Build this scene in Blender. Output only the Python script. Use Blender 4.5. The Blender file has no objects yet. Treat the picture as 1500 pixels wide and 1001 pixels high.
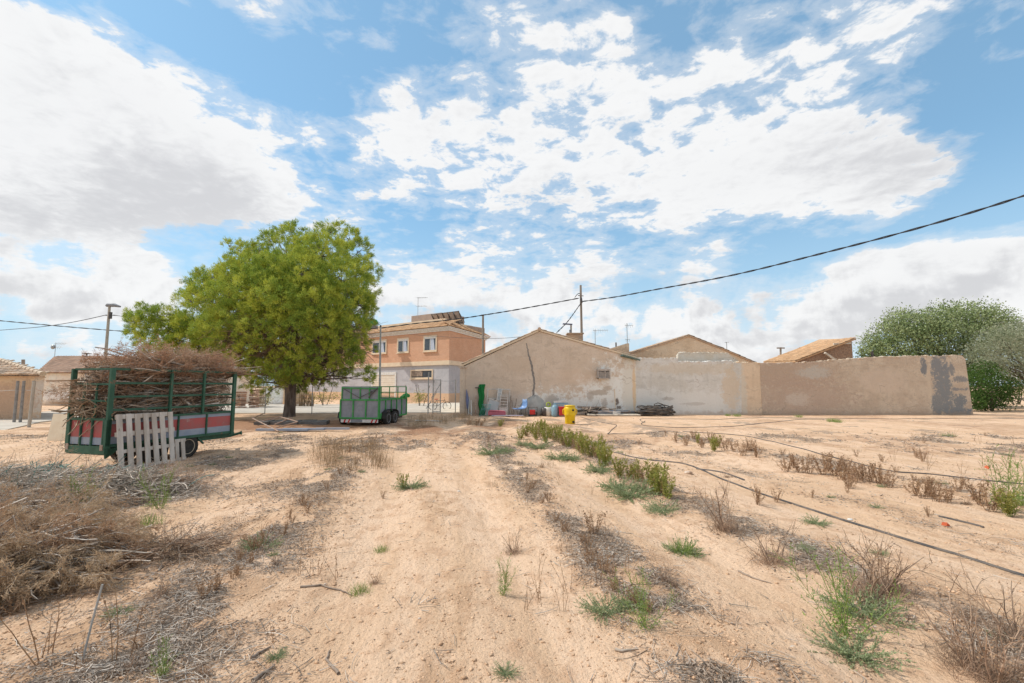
import bpy, math, random
import numpy as np
from mathutils import Vector, Matrix
C = bpy.context.scene.collection
PI = math.pi
R = math.radians
rnd = random.Random(7)
# ------------------------------------------------------------------ camera numbers
F, H, PITCH = 667.0, 1.65, math.atan(64.5/667)
SP, CP = math.sin(PITCH), math.cos(PITCH)
def ray(px, py):
    u, v = (px-750)/F, (500.5-py)/F
    return u, CP - v*SP, SP + v*CP
def G(px, py, z=0.0):                       # ground point seen at a pixel
    u, y, w = ray(px, py); t = (z-H)/w
    return u*t, y*t
def W(px, py, Y):                           # point at depth Y
    u, y, w = ray(px, py); t = Y/y
    return Vector((u*t, Y, H+w*t))
# ------------------------------------------------------------------ ground height
def _hash(ix, iy, s):
    n = (ix.astype(np.int64)*374761393 + iy.astype(np.int64)*668265263 + s*1442695041) & 0xffffffff
    n = ((n ^ (n >> 13))*1274126177) & 0xffffffff
    return ((n ^ (n >> 16)) & 0xffff)/65535.0
def vn(x, y, s=0):
    x = np.asarray(x, float); y = np.asarray(y, float)
    ix, iy = np.floor(x), np.floor(y); fx, fy = x-ix, y-iy
    fx = fx*fx*(3-2*fx); fy = fy*fy*(3-2*fy)
    a = _hash(ix, iy, s); b = _hash(ix+1, iy, s); c = _hash(ix, iy+1, s); d = _hash(ix+1, iy+1, s)
    return (a*(1-fx)+b*fx)*(1-fy)+(c*(1-fx)+d*fx)*fy
def fbm(x, y, s=0, o=4):
    t, a, n = 0, 1.0, 0
    for k in range(o):
        t = t+a*vn(x*2**k+17.3*k, y*2**k-9.1*k, s+k); n += a; a *= .5
    return t/n
def sst(a, b, x):
    t = np.clip((x-a)/(b-a), 0, 1); return t*t*(3-2*t)
def gau(x, c, w):
    return np.exp(-((x-c)/w)**2)
def row_c(x, y):                            # coordinate across the old crop rows
    return x+.18*y
def litter(x, y):                           # where dry plant litter covers the soil, 0..1
    x = np.asarray(x, float); y = np.asarray(y, float)
    c = row_c(x, y)+.45*(fbm(x*.5, y*.5, 40, 2)-.5)
    n = fbm(x*1.1, y*.8, 50, 4); n2 = fbm(x*3.1, y*2.3, 60, 3)
    s = gau(c, -1.85, .55)*.95+gau(c, 1.72, .36)*1.3+gau(c, 3.75, .42)*1.0+gau(c, 8.2, .55)*.85+gau(c, -4.6, .8)*.6+gau(c,5.9,.35)*.4
    s = s*sst(.24, .50, n)+.8*sst(.50, .66, n)*sst(5, 11, y)*sst(.40, .60, fbm(x*.35+3, y*.3, 71, 3))
    s = s*sst(.28, .52, n2)
    s = s+.75*gau(x, -4.7, 1.2)*gau(y, 4.3, .9)+.8*gau(x, -6.8, 1.9)*gau(y, 7.0, 1.0)+.4*gau(x, -2.0, .8)*gau(y, 2.7, .35)
    s = s+.8*gau(x, -2.5, 5.5)*gau(y, 18.3, 1.3)*sst(.35, .6, n)+.5*gau(x, -9, 5)*gau(y, 14, 2.0)*sst(.4, .6, n)
    return np.clip(s, 0, 1)
def roughf(x, y):                            # crumbly soil between the smooth wheel tracks
    c = row_c(x, y)+.5*(fbm(x*.6, y*.4, 33, 2)-.5); n = sst(.30, .62, fbm(x*1.6, y*.9, 35, 4))
    return np.clip((.95*gau(c, -2.1, .75)+.6*gau(c, 1.72, .5)+.55*gau(c, 3.8, .6)+.6*gau(c, 8.2, .9)+.5*gau(c, -4.8, 1.0)+.5*gau(c, .1, .2)+.35*gau(c, 6.0, .6))*n+.18*n, 0, 1)
def hgt(x, y):
    x = np.asarray(x, float); y = np.asarray(y, float)
    c = row_c(x, y)
    fade = 1-sst(22, 32, y)
    near = 1-sst(9, 22, np.abs(y)+np.abs(x)*.5)
    h = .10*(fbm(x*.25, y*.25, 1, 3)-.5)
    for k, a in ((-1.75, .05), (1.72, .055), (3.75, .05), (8.2, .05)):
        h = h+a*gau(c, k, .5)
    for k, a, w in ((-.55, -.035, .28), (.75, -.04, .26), (2.7, -.035, .3), (-3.1, -.03, .35), (5.2, -.03, .4), (6.6, -.03, .35)):
        h = h+a*gau(c, k, w)
    rough = .22+.5*litter(x, y)+1.3*roughf(x, y)
    h = h+near*rough*(.062*(fbm(x*2.2, y*2.2, 9, 4)-.5)+.034*np.abs(fbm(x*7, y*6, 22, 3)-.5))
    h = h+.05*(fbm(x*.9, y*.9, 14, 2)-.5)
    return h*fade
def gz(x, y):
    return float(hgt(np.array([x]), np.array([y]))[0])
# ------------------------------------------------------------------ materials
class E:                                     # tiny expression builder for math nodes
    nt = None
    def __init__(s, k): s.k = k
    @staticmethod
    def op(o, *a, clamp=False):
        n = E.nt.nodes.new('ShaderNodeMath'); n.operation = o; n.use_clamp = clamp
        for i, v in enumerate(a):
            if isinstance(v, E): E.nt.links.new(v.k, n.inputs[i])
            else: n.inputs[i].default_value = v
        return E(n.outputs[0])
    def __add__(s, o): return E.op('ADD', s, o)
    __radd__ = __add__
    def __sub__(s, o): return E.op('SUBTRACT', s, o)
    def __rsub__(s, o): return E.op('SUBTRACT', o, s)
    def __mul__(s, o): return E.op('MULTIPLY', s, o)
    __rmul__ = __mul__
    def __truediv__(s, o): return E.op('DIVIDE', s, o)
def smooth(x, a, b):
    n = E.nt.nodes.new('ShaderNodeMapRange'); n.interpolation_type = 'SMOOTHSTEP'
    E.nt.links.new(x.k, n.inputs[0]); n.inputs[1].default_value = a; n.inputs[2].default_value = b
    return E(n.outputs[0])
def noise(vec, scale, detail=4, rough=.55, dist=0, out=0):
    n = E.nt.nodes.new('ShaderNodeTexNoise'); E.nt.links.new(vec, n.inputs['Vector'])
    n.inputs['Scale'].default_value = scale; n.inputs['Detail'].default_value = detail
    n.inputs['Roughness'].default_value = rough; n.inputs['Distortion'].default_value = dist
    return E(n.outputs[out])
def mapping(vec, loc=(0,0,0), rot=(0,0,0), sc=(1,1,1)):
    n = E.nt.nodes.new('ShaderNodeMapping'); E.nt.links.new(vec, n.inputs[0])
    n.inputs[1].default_value = loc; n.inputs[2].default_value = rot; n.inputs[3].default_value = sc
    return n.outputs[0]
def mixc(f, a, b, mode='MIX'):
    n = E.nt.nodes.new('ShaderNodeMix'); n.data_type = 'RGBA'; n.blend_type = mode
    for i, v in ((0, f), (6, a), (7, b)):
        if isinstance(v, E): E.nt.links.new(v.k, n.inputs[i])
        elif isinstance(v, (int, float)): n.inputs[i].default_value = v
        else: n.inputs[i].default_value = tuple(v)+(1,)
    return E(n.outputs[2])
def newmat(name):
    m = bpy.data.materials.new(name); m.use_nodes = True
    nt = m.node_tree; E.nt = nt
    b = nt.nodes['Principled BSDF']; b.inputs['Specular IOR Level'].default_value = .25
    co = nt.nodes.new('ShaderNodeTexCoord').outputs['Object']
    return m, nt, b, co
def bump(b, hgtE, strength=.4, dist=.01):
    n = E.nt.nodes.new('ShaderNodeBump'); n.inputs['Strength'].default_value = strength; n.inputs['Distance'].default_value = dist
    E.nt.links.new(hgtE.k, n.inputs['Height']); E.nt.links.new(n.outputs[0], b.inputs['Normal'])
def setc(b, col):
    if isinstance(col, E): E.nt.links.new(col.k, b.inputs['Base Color'])
    else: b.inputs['Base Color'].default_value = tuple(col)+(1,)
def M(name, c1, c2=None, scale=3, rough=.8, bmp=.3, bd=.01, metal=0, bscale=None, wear=None, wears=4, stretch=(1,1,1), isl=0, spec=.25):
    m, nt, b, co = newmat(name)
    v = mapping(co, sc=stretch)
    c2 = c2 or tuple(x*.75 for x in c1)
    n = noise(v, scale, 6, .62)
    col = mixc(smooth(n, .36, .64), c1, c2)
    if wear:
        w = noise(v, wears, 7, .7)
        col = mixc(smooth(w, .60, .68), col, wear)
    if isl:
        g = nt.nodes.new('ShaderNodeNewGeometry'); r = E(g.outputs['Random Per Island'])
        col = mixc(1.0, col, mixc(r, (1-isl,)*3, (1+isl,)*3), 'MULTIPLY')
    setc(b, col)
    b.inputs['Roughness'].default_value = rough; b.inputs['Metallic'].default_value = metal
    b.inputs['Specular IOR Level'].default_value = spec
    if bmp: bump(b, noise(v, bscale or scale*6, 5, .65), bmp, bd)
    return m
def leafmat(name, ca, cb, cc=None, trans=.35, rough=.6):
    m, nt, b, co = newmat(name); b.inputs['Specular IOR Level'].default_value = .08
    g = nt.nodes.new('ShaderNodeNewGeometry'); r = E(g.outputs['Random Per Island'])
    col = mixc(r, ca, cb)
    if cc: col = mixc(smooth(noise(co, 1.1, 3, .6), .42, .6), col, cc)
    setc(b, col); b.inputs['Roughness'].default_value = rough
    t = nt.nodes.new('ShaderNodeBsdfTranslucent'); nt.links.new(col.k, t.inputs[0])
    mx = nt.nodes.new('ShaderNodeMixShader'); mx.inputs[0].default_value = trans
    nt.links.new(b.outputs[0], mx.inputs[1]); nt.links.new(t.outputs[0], mx.inputs[2])
    nt.links.new(mx.outputs[0], nt.nodes['Material Output'].inputs[0])
    return m
def ell(x, z, cx, cz, rx, rz):               # 1 at the centre, 0 at the rim of an ellipse
    a = (x-cx)/rx; c = (z-cz)/rz
    return 1-(a*a+c*c)
# ------------------------------------------------------------------ objects
def tag(o, label=None, cat=None, group=None, kind=None):
    if label: o['label'] = label
    if cat: o['category'] = cat
    if group: o['group'] = group
    if kind: o['kind'] = kind
    return o
def thing(name, label, cat, loc=(0,0,0), rotz=0, group=None):
    o = bpy.data.objects.new(name, None); C.objects.link(o); o.empty_display_size = .2
    o.location = loc; o.rotation_euler = (0, 0, rotz)
    return tag(o, label, cat, group)
def link(name, me, m, parent=None, loc=None):
    o = bpy.data.objects.new(name, me); C.objects.link(o)
    for k in (m if isinstance(m, (list, tuple)) else [m]): me.materials.append(k)
    if parent: o.parent = parent
    if loc is not None: o.location = loc
    return o
def npmesh(name, V, Fc, k=None, smoothf=False):     # V (n,3) array, Fc (m,3|4) array
    V = np.asarray(V, np.float32); Fc = np.asarray(Fc, np.int32)
    me = bpy.data.meshes.new(name); k = Fc.shape[1]
    me.vertices.add(len(V)); me.vertices.foreach_set('co', V.ravel())
    me.loops.add(Fc.size); me.loops.foreach_set('vertex_index', Fc.ravel())
    me.polygons.add(len(Fc)); me.polygons.foreach_set('loop_start', np.arange(0, Fc.size, k, dtype=np.int32))
    me.polygons.foreach_set('loop_total', np.full(len(Fc), k, np.int32))
    me.update(calc_edges=True)
    if smoothf: me.polygons.foreach_set('use_smooth', np.ones(len(Fc), bool))
    return me
def frame(d):
    d = Vector(d).normalized(); a = Vector((0,0,1)) if abs(d.z) < .9 else Vector((1,0,0))
    x = d.cross(a).normalized(); return x, x.cross(d).normalized(), d
class MB:
    def __init__(s): s.v, s.f, s.mi, s.sm = [], [], [], []; s.m = 0; s.s = False
    def add(s, vs, fs, smooth=None):
        n = len(s.v); s.v += [tuple(v) for v in vs]; s.f += [tuple(i+n for i in f) for f in fs]
        s.mi += [s.m]*len(fs); s.sm += [s.s if smooth is None else smooth]*len(fs); return s
    def box(s, c, d, rot=None, j=0):          # centre, size, rotation (euler or matrix)
        x, y, z = d[0]/2, d[1]/2, d[2]/2
        vs = [Vector((a*x, b*y, e*z)) for a in (-1,1) for b in (-1,1) for e in (-1,1)]
        if j: vs = [v+Vector([rnd.uniform(-j, j) for _ in range(3)]) for v in vs]
        if rot is not None:
            M3 = rot if isinstance(rot, Matrix) else Matrix.Rotation(rot[2],3,'Z')@Matrix.Rotation(rot[1],3,'Y')@Matrix.Rotation(rot[0],3,'X')
            vs = [M3@v for v in vs]
        c = Vector(c)
        return s.add([v+c for v in vs], [(0,1,3,2),(4,6,7,5),(0,4,5,1),(2,3,7,6),(0,2,6,4),(1,5,7,3)])
    def b2(s, lo, hi): return s.box([(a+b)/2 for a, b in zip(lo, hi)], [abs(b-a) for a, b in zip(lo, hi)])
    def bar(s, p, q, w, h=None, up=(0,0,1)):
        p, q = Vector(p), Vector(q); d = q-p; h = h or w
        z = d.normalized(); u = Vector(up); u = Vector((1,0,0)) if abs(z.dot(u.normalized())) > .98 else u
        x = u.cross(z).normalized(); y = z.cross(x)
        vs = [o+x*a*w/2+y*b*h/2 for o in (p, q) for a, b in ((-1,-1),(1,-1),(1,1),(-1,1))]
        return s.add(vs, [(0,3,2,1),(4,5,6,7),(0,1,5,4),(1,2,6,5),(2,3,7,6),(3,0,4,7)])
    def tube(s, pts, r, n=6, cap=True, smooth=True):
        pts = [Vector(p) for p in pts]; k = len(pts); vs = []; X = None
        for i, p in enumerate(pts):
            d = (pts[min(i+1, k-1)]-pts[max(i-1, 0)])
            if d.length < 1e-7: d = Vector((0,0,1))
            d.normalize()
            if X is None: X = frame(d)[0]
            else:
                X = X-d*X.dot(d); X = X.normalized() if X.length > 1e-5 else frame(d)[0]
            Y = d.cross(X); rr = r(i/(k-1)) if callable(r) else (r[i] if isinstance(r, (list, tuple)) else r)
            vs += [p+(X*math.cos(a)+Y*math.sin(a))*rr for a in [2*PI*j/n for j in range(n)]]
        fs = [(i*n+j, i*n+(j+1)%n, (i+1)*n+(j+1)%n, (i+1)*n+j) for i in range(k-1) for j in range(n)]
        s.add(vs, fs, smooth)
        if cap:
            s.add(vs[:n][::-1], [tuple(range(n))], False); s.add(vs[-n:], [tuple(range(n))], False)
        return s
    def lathe(s, prof, c=(0,0,0), n=20, axis='z'):
        vs = []
        for r, z in prof:
            for j in range(n):
                a = 2*PI*j/n; p = (r*math.cos(a), r*math.sin(a), z)
                if axis == 'x': p = (z, p[0], p[1])
                if axis == 'y': p = (p[0], z, p[1])
                vs.append(Vector(p)+Vector(c))
        fs = [(i*n+j, i*n+(j+1)%n, (i+1)*n+(j+1)%n, (i+1)*n+j) for i in range(len(prof)-1) for j in range(n)]
        fs += [tuple(range(n))[::-1], tuple(range((len(prof)-1)*n, len(prof)*n))]
        return s.add(vs, fs, True)
    def prism(s, poly, vec):                  # polygon (3-D points) pushed along vec
        n = len(poly); v = Vector(vec); P = [Vector(p) for p in poly]
        return s.add(P+[p+v for p in P], [tuple(range(n))[::-1], tuple(range(n, 2*n))]+[(i, (i+1)%n, n+(i+1)%n, n+i) for i in range(n)])
    def quad(s, a, b, c, d): return s.add([a, b, c, d], [(0,1,2,3)])
    def build(s, name, m, parent=None, loc=None):
        me = bpy.data.meshes.new(name); me.from_pydata(s.v, [], s.f)
        me.polygons.foreach_set('material_index', s.mi); me.polygons.foreach_set('use_smooth', s.sm); me.update()
        return link(name, me, m, parent, loc)
def bevel(o, w=.01, seg=2):
    b = o.modifiers.new('b', 'BEVEL'); b.width = w; b.segments = seg; b.limit_method = 'ANGLE'; return o
def tiles(mb, o, u, v, nrm, p=.22, course=.42, amp=.045, jit=.012, seg=6):
    """curved clay tiles: o corner, u vector along the eave, v vector up the slope"""
    o, u, v, nrm = map(Vector, (o, u, v, nrm)); nu = max(1, round(u.length/p)); nv = max(1, round(v.length/course))
    for j in range(nv):
        for i in range(nu):
            b = o+u*(i/nu)+v*(j/nv)+nrm*rnd.uniform(0, jit)
            e = v/nv*1.12; w = u/nu; sk = u.normalized()*rnd.uniform(-jit, jit)
            l0, l1 = [], []
            for k in range(seg+1):
                a = PI*k/seg
                l0.append(b+w*(.5-.5*math.cos(a))*1.0+nrm*(math.sin(a)*amp+.03)+sk)
                l1.append(b+e+w*(.5-.42*math.cos(a))+nrm*(math.sin(a)*amp*.85+.005)-sk)
            n = seg+1
            mb.add(l0+l1+[b+w*.04, b+w*.96], [(k, k+1, n+k+1, n+k) for k in range(seg)]+[(2*n,)+tuple(range(0, n))+(2*n+1,)], False)
def copy_tree(o, parent=None):
    c = o.copy(); C.objects.link(c); c.parent = parent
    for ch in o.children: copy_tree(ch, c)
    return c
# ------------------------------------------------------------------ strands, needles, leaves in bulk (numpy)
class Bulk:
    def __init__(s): s.V, s.T = [], []; s.n = 0
    def tris(s, A, B, Cc):
        m = len(A); s.V.append(np.stack([A, B, Cc], 1).reshape(-1, 3))
        s.T.append(np.arange(3*m).reshape(-1, 3)+s.n); s.n += 3*m
    def spikes(s, P, D, L, w, rg, out=None):  # one thin triangle each: base P, direction D; out = way the faces look
        A = rg.normal(size=P.shape) if out is None else out+rg.normal(size=P.shape)*.35; S = np.cross(D, A); S /= np.linalg.norm(S, axis=1, keepdims=True)+1e-9
        w = np.asarray(w).reshape(-1, 1) if np.ndim(w) else w; L = np.asarray(L).reshape(-1, 1) if np.ndim(L) else L
        s.tris(P+S*w/2, P-S*w/2, P+D*L)
    def leaves(s, P, D, L, w, rg, fold=.25, out=None):  # two triangles folded at the midrib, widest in the middle
        A = rg.normal(size=P.shape) if out is None else out+rg.normal(size=P.shape)*.45; S = np.cross(D, A); S /= np.linalg.norm(S, axis=1, keepdims=True)+1e-9
        N = np.cross(S, D); L = np.asarray(L).reshape(-1, 1); w = np.asarray(w).reshape(-1, 1)
        mid = P+D*L*.45; m = len(P)
        V = np.stack([P, mid+S*w/2+N*w*fold, P+D*L, mid-S*w/2+N*w*fold], 1).reshape(-1, 3)
        i = np.arange(m)[:, None]*4+s.n
        s.V.append(V); s.T.append(np.concatenate([i+np.array([[0,1,2]]), i+np.array([[0,2,3]])])); s.n += 4*m
    def strands(s, P, r0, r1):                # P (m,k,3) polylines -> 3-sided tapering tubes
        m, k, _ = P.shape; D = np.gradient(P, axis=1); D /= np.linalg.norm(D, axis=2, keepdims=True)+1e-9
        ref = np.where(np.abs(D[..., 2:3]) < .9, np.array([0,0,1.]), np.array([1.,0,0])); X = np.cross(D, ref)
        X /= np.linalg.norm(X, axis=2, keepdims=True)+1e-9; Y = np.cross(D, X)
        t = np.linspace(0, 1, k)[None, :, None]; r0 = np.asarray(r0).reshape(-1, 1, 1); r1 = np.asarray(r1).reshape(-1, 1, 1)
        rr = r0*(1-t)+r1*t
        Rg = np.stack([P+rr*(X*math.cos(a)+Y*math.sin(a)) for a in (0, 2.094, 4.189)], 2)   # m,k,3,3
        s.V.append(Rg.reshape(-1, 3)); idx = (np.arange(m*k*3).reshape(m, k, 3))+s.n; s.n += m*k*3
        for j in range(3):
            a = idx[:, :-1, j]; b = idx[:, :-1, (j+1)%3]; c = idx[:, 1:, (j+1)%3]; d = idx[:, 1:, j]
            s.T.append(np.stack([a, b, c], -1).reshape(-1, 3)); s.T.append(np.stack([a, c, d], -1).reshape(-1, 3))
    def build(s, name, m, parent=None, loc=None):
        return link(name, npmesh(name, np.concatenate(s.V), np.concatenate(s.T)), m, parent, loc)
def unit(a): return a/(np.linalg.norm(a, axis=-1, keepdims=True)+1e-9)
def wander(P0, D0, L, k, wig, rg, droop=0.0):  # random curved polylines
    m = len(P0); L = np.broadcast_to(np.asarray(L, float).reshape(-1, 1), (m, 1)); P = [P0]; D = unit(D0)
    for i in range(k-1):
        D = unit(D+rg.normal(size=(m, 3))*wig+np.array([0, 0, -droop])); P.append(P[-1]+D*L/(k-1))
    return np.stack(P, 1)
sc = bpy.context.scene
cam = bpy.data.cameras.new('camera'); camo = bpy.data.objects.new('camera', cam); C.objects.link(camo)
cam.sensor_width = 36; cam.lens = 36*F/1500; cam.clip_end = 3000; cam.clip_start = .05
camo.location = (0, 0, H); camo.rotation_euler = (PI/2+PITCH, 0, 0); sc.camera = camo
SUN = Vector((-.84, .17, .93)).normalized()
sl = bpy.data.lights.new('sun', 'SUN'); sl.energy = 3.3; sl.angle = R(.6); sl.color = (1, .955, .88)
so = bpy.data.objects.new('sun', sl); C.objects.link(so); so.rotation_euler = (-SUN).to_track_quat('-Z', 'Y').to_euler()
sc.view_settings.view_transform = 'Standard'; sc.view_settings.look = 'None'; sc.view_settings.exposure = EXPO = .22
sc.cycles.max_bounces = 6; sc.cycles.transparent_max_bounces = 6; sc.cycles.use_denoising = True
# ------------------------------------------------------------------ sky and clouds
w = bpy.data.worlds.new('World'); sc.world = w; w.use_nodes = True; nt = w.node_tree; E.nt = nt
bg = nt.nodes['Background']; sky = nt.nodes.new('ShaderNodeTexSky'); sky.sky_type = 'NISHITA'; sky.sun_disc = False
sky.sun_elevation = math.asin(SUN.z); sky.sun_rotation = math.atan2(SUN.x, SUN.y); sky.air_density = 1.0; sky.dust_density = .6; sky.ozone_density = 1.2
STR = .12; bg.inputs[1].default_value = STR
dirv = nt.nodes.new('ShaderNodeTexCoord').outputs['Generated']
sp = nt.nodes.new('ShaderNodeSeparateXYZ'); nt.links.new(dirv, sp.inputs[0]); X, Y, Z = (E(sp.outputs[i]) for i in range(3))
az = E.op('ARCTAN2', X, Y); el = E.op('ARCSINE', Z)
def AE(px, py):
    v = Vector(ray(px, py)).normalized(); return math.atan2(v.x, v.y), math.asin(v.z)
# layer coordinates: looking up at a cloud sheet
zz = E.op('MAXIMUM', Z, 0.0)+.16
cb = nt.nodes.new('ShaderNodeCombineXYZ')
for i, e in enumerate((X/zz, Y/zz, el*1.5)): nt.links.new(e.k, cb.inputs[i])
L = cb.outputs[0]
wob = noise(L, 2.1, 2, .5); wob2 = noise(mapping(L, (5, 3, 1)), 2.1, 2, .5)
azw = az+(wob-.5)*.16; elw = el+(wob2-.5)*.12
CL = [  # px, py, radius x, radius y, weight: where the sky has cloud (+) and where it is blue (-)
 (100,170,230,110,1.1),(215,215,190,110,1.0),(40,270,170,80,.8),(330,280,120,60,.95),(215,398,55,28,.8),(120,330,130,40,.5),(20,30,60,40,.6),
 (530,175,110,70,.62),(620,230,90,60,.5),(800,55,150,50,.6),(830,150,180,60,.65),(820,260,170,60,.75),(660,130,60,80,.05),(1200,225,210,90,1.0),(1060,270,160,60,.8),(1320,250,110,60,.8),
 (1260,55,200,50,.62),(1000,120,100,50,.45),(560,300,60,50,.2),(690,370,60,30,.7),(870,395,120,34,.65),(620,425,70,35,.85),(965,462,60,30,.85),(1045,385,50,26,.9),(800,440,120,30,.7),
 (1350,395,150,45,1.0),(1450,380,110,50,.9),(1240,450,130,40,.7),(1130,400,80,30,.4),(1440,450,120,50,.8),(1140,490,140,30,.6),(60,440,120,28,.45),(200,445,90,30,.6),(590,400,35,45,.6),
 (330,75,200,32,-1.2),(420,130,110,30,-.6),(510,230,60,60,-.35),(600,75,80,50,-.55),(720,110,60,50,-.5),(610,360,60,60,-.8),(270,350,100,40,-.75),(1450,150,110,90,-1.6),(1500,280,130,70,-1.1),
 (1000,45,60,40,-.6),(1180,365,230,36,-1.0),(930,430,90,24,-.6),(960,360,160,20,-.3),(720,445,60,30,-.35),(10,120,30,30,.3),(1370,130,60,30,-.4),(640,30,60,40,-.3),(1140,420,60,30,-.5),(400,190,50,40,.2)]
dens = None
for px, py, rx, ry, wt in CL:
    a0, e0 = AE(px, py); sx = max(.03, abs(AE(px+rx*.7, py)[0]-AE(px-rx*.7, py)[0])/1.4); sy = max(.02, abs(AE(px, py-ry)[1]-AE(px, py+ry)[1])/2)
    a = (azw-a0)*(1/sx); c = (elw-e0)*(1/sy)
    g = E.op('EXPONENT', (a*a+c*c)*-1.0)*wt
    dens = g if dens is None else dens+g
back = smooth(Y, .35, -.1)*.45                       # broken cloud behind the viewer too
big = noise(L, 1.7, 3, .5)
cell = noise(L, 9.0, 9, .60, .25); cell2 = noise(mapping(L, (.018, .012, -.02)), 9.0, 9, .60, .25)
low = smooth(el, .34, .14); dcell = noise(dirv, 12.5, 9, .56, .2); dcell2 = noise(mapping(dirv, (.010, .006, -.018)), 12.5, 9, .56, .2)
fine = noise(mapping(L, (2, 7, 0)), 24.0, 6, .6)
cell = cell+(dcell-cell)*low; cell2 = cell2+(dcell2-cell2)*low
mott = smooth(el, .12, .45)
d0 = dens+back+(big-.5)*.9
thr = d0*.74+.01+low*.16+(cell-.5)*(mott*.8+1.9+low*.9)+(fine-.5)*.35
alpha = smooth(thr, .12, .54)
veil = smooth(thr, -.25, .30)*.32
alpha = E.op('MAXIMUM', alpha, veil)
relief = (cell-cell2)*5.0
greyl = None
for px, py, rx, ry, wt in ((190,300,170,45,1.0),(330,300,90,40,.7),(60,330,110,35,.8),(50,100,60,60,.25),(230,230,100,40,.5),(1230,215,140,50,.75),(1340,240,70,40,.7),(1380,430,160,34,.9),(1130,500,150,25,.5),(880,415,110,22,.45),(1020,440,60,16,.3),(640,455,60,18,.5),(700,480,120,20,.5),(60,430,120,30,.6),(1000,20,60,20,.3),(830,290,100,30,.3),(1180,480,200,30,.5)):
    a0, e0 = AE(px, py); sx = abs(AE(px+rx, py)[0]-AE(px-rx, py)[0])/2; sy = abs(AE(px, py-ry)[1]-AE(px, py+ry)[1])/2
    a = (azw-a0)*(1/sx); c = (elw-e0)*(1/sy); g = E.op('EXPONENT', (a*a+c*c)*-1.0)*wt
    greyl = g if greyl is None else greyl+g
shade = smooth(greyl*.9+(cell-.5)*.55+relief*(low*.5+.3)+(big-.5)*.9+(fine-.5)*.25, -.05, 1.15)*.75+smooth(d0, .6, 1.6)*.10
K = 1/(STR*2**EXPO)
white = mixc(shade, (.95*K, .95*K, .95*K), (.64*K, .64*K, .66*K))
blue = mixc(.50, mixc(1.0, E(sky.outputs[0]), (.85, 1.22, 1.28), 'MULTIPLY'), (.33*K, .56*K, .78*K))
hz = smooth(el, .42, -.02)
blue = mixc(hz*.9, blue, (.56*K, .76*K, .92*K))
w.cycles.sampling_method = 'MANUAL'; w.cycles.sample_map_resolution = 256
nt.links.new(mixc(E.op('MINIMUM', alpha, .97), blue, white).k, bg.inputs[0])
# ------------------------------------------------------------------ materials
def soil():
    m, nt, b, co = newmat('soil')
    at1 = nt.nodes.new('ShaderNodeAttribute'); at1.attribute_name = 'litter'; lit = E(at1.outputs['Fac'])
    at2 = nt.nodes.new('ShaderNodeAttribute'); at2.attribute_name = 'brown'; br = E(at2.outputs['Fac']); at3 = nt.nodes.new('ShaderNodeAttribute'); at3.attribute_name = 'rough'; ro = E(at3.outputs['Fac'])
    v = mapping(co, rot=(0, 0, .18), sc=(1, .6, 1)); vr = mapping(mapping(co, rot=(0, 0, -.178)), sc=(1, .16, 1))
    a = noise(vr, 1.6, 6, .6); tk = noise(vr, 5.0, 5, .6); c = noise(v, 5.5, 7, .65); f = noise(co, 46, 5, .7); s = noise(co, 170, 2, .6); p = noise(v, 2.2, 8, .7)
    col = mixc(smooth(a, .38, .62), (.77, .535, .365), (.68, .45, .285))
    col = mixc(smooth(c+ro*.12, .50, .66)*.6, col, (.55, .33, .20))
    col = mixc(smooth(ro+(c-.5)*1.6, .30, .85)*.70, col, (.50, .315, .19))
    col = mixc(smooth(p, .56, .66)*.35, col, (.74, .54, .39)); col = mixc(smooth(tk, .52, .66)*.40, col, (.52, .33, .20))
    col = mixc(smooth(f, .50, .70)*.55, col, (.40, .24, .14))
    col = mixc(smooth(f, .48, .30)*.35, col, (.72, .52, .35))
    col = mixc(smooth(s, .66, .74)*.3, col, (.22, .15, .10))
    col = mixc(smooth(s, .30, .24)*.5, col, (.74, .62, .50))
    lc = mixc(smooth(f, .42, .60), (.44, .32, .23), (.25, .175, .125))
    col = mixc(smooth(lit*.9+(c-.5)*.7+(f-.5)*.9, .24, .62)*.78, col, lc)
    col = mixc(smooth(br+(c-.5)*.5, .35, .75)*.85, col, mixc(smooth(f, .4, .6), (.36, .185, .10), (.25, .125, .07)))  # brown soil; under the pine it also carries painted tree shade
    setc(b, col); b.inputs['Roughness'].default_value = .95; b.inputs['Specular IOR Level'].default_value = .1
    bump(b, c*.6+f*.22+tk*.5+noise(co, 16, 6, .7)*.6, 1.0, .055)
    return m
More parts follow.
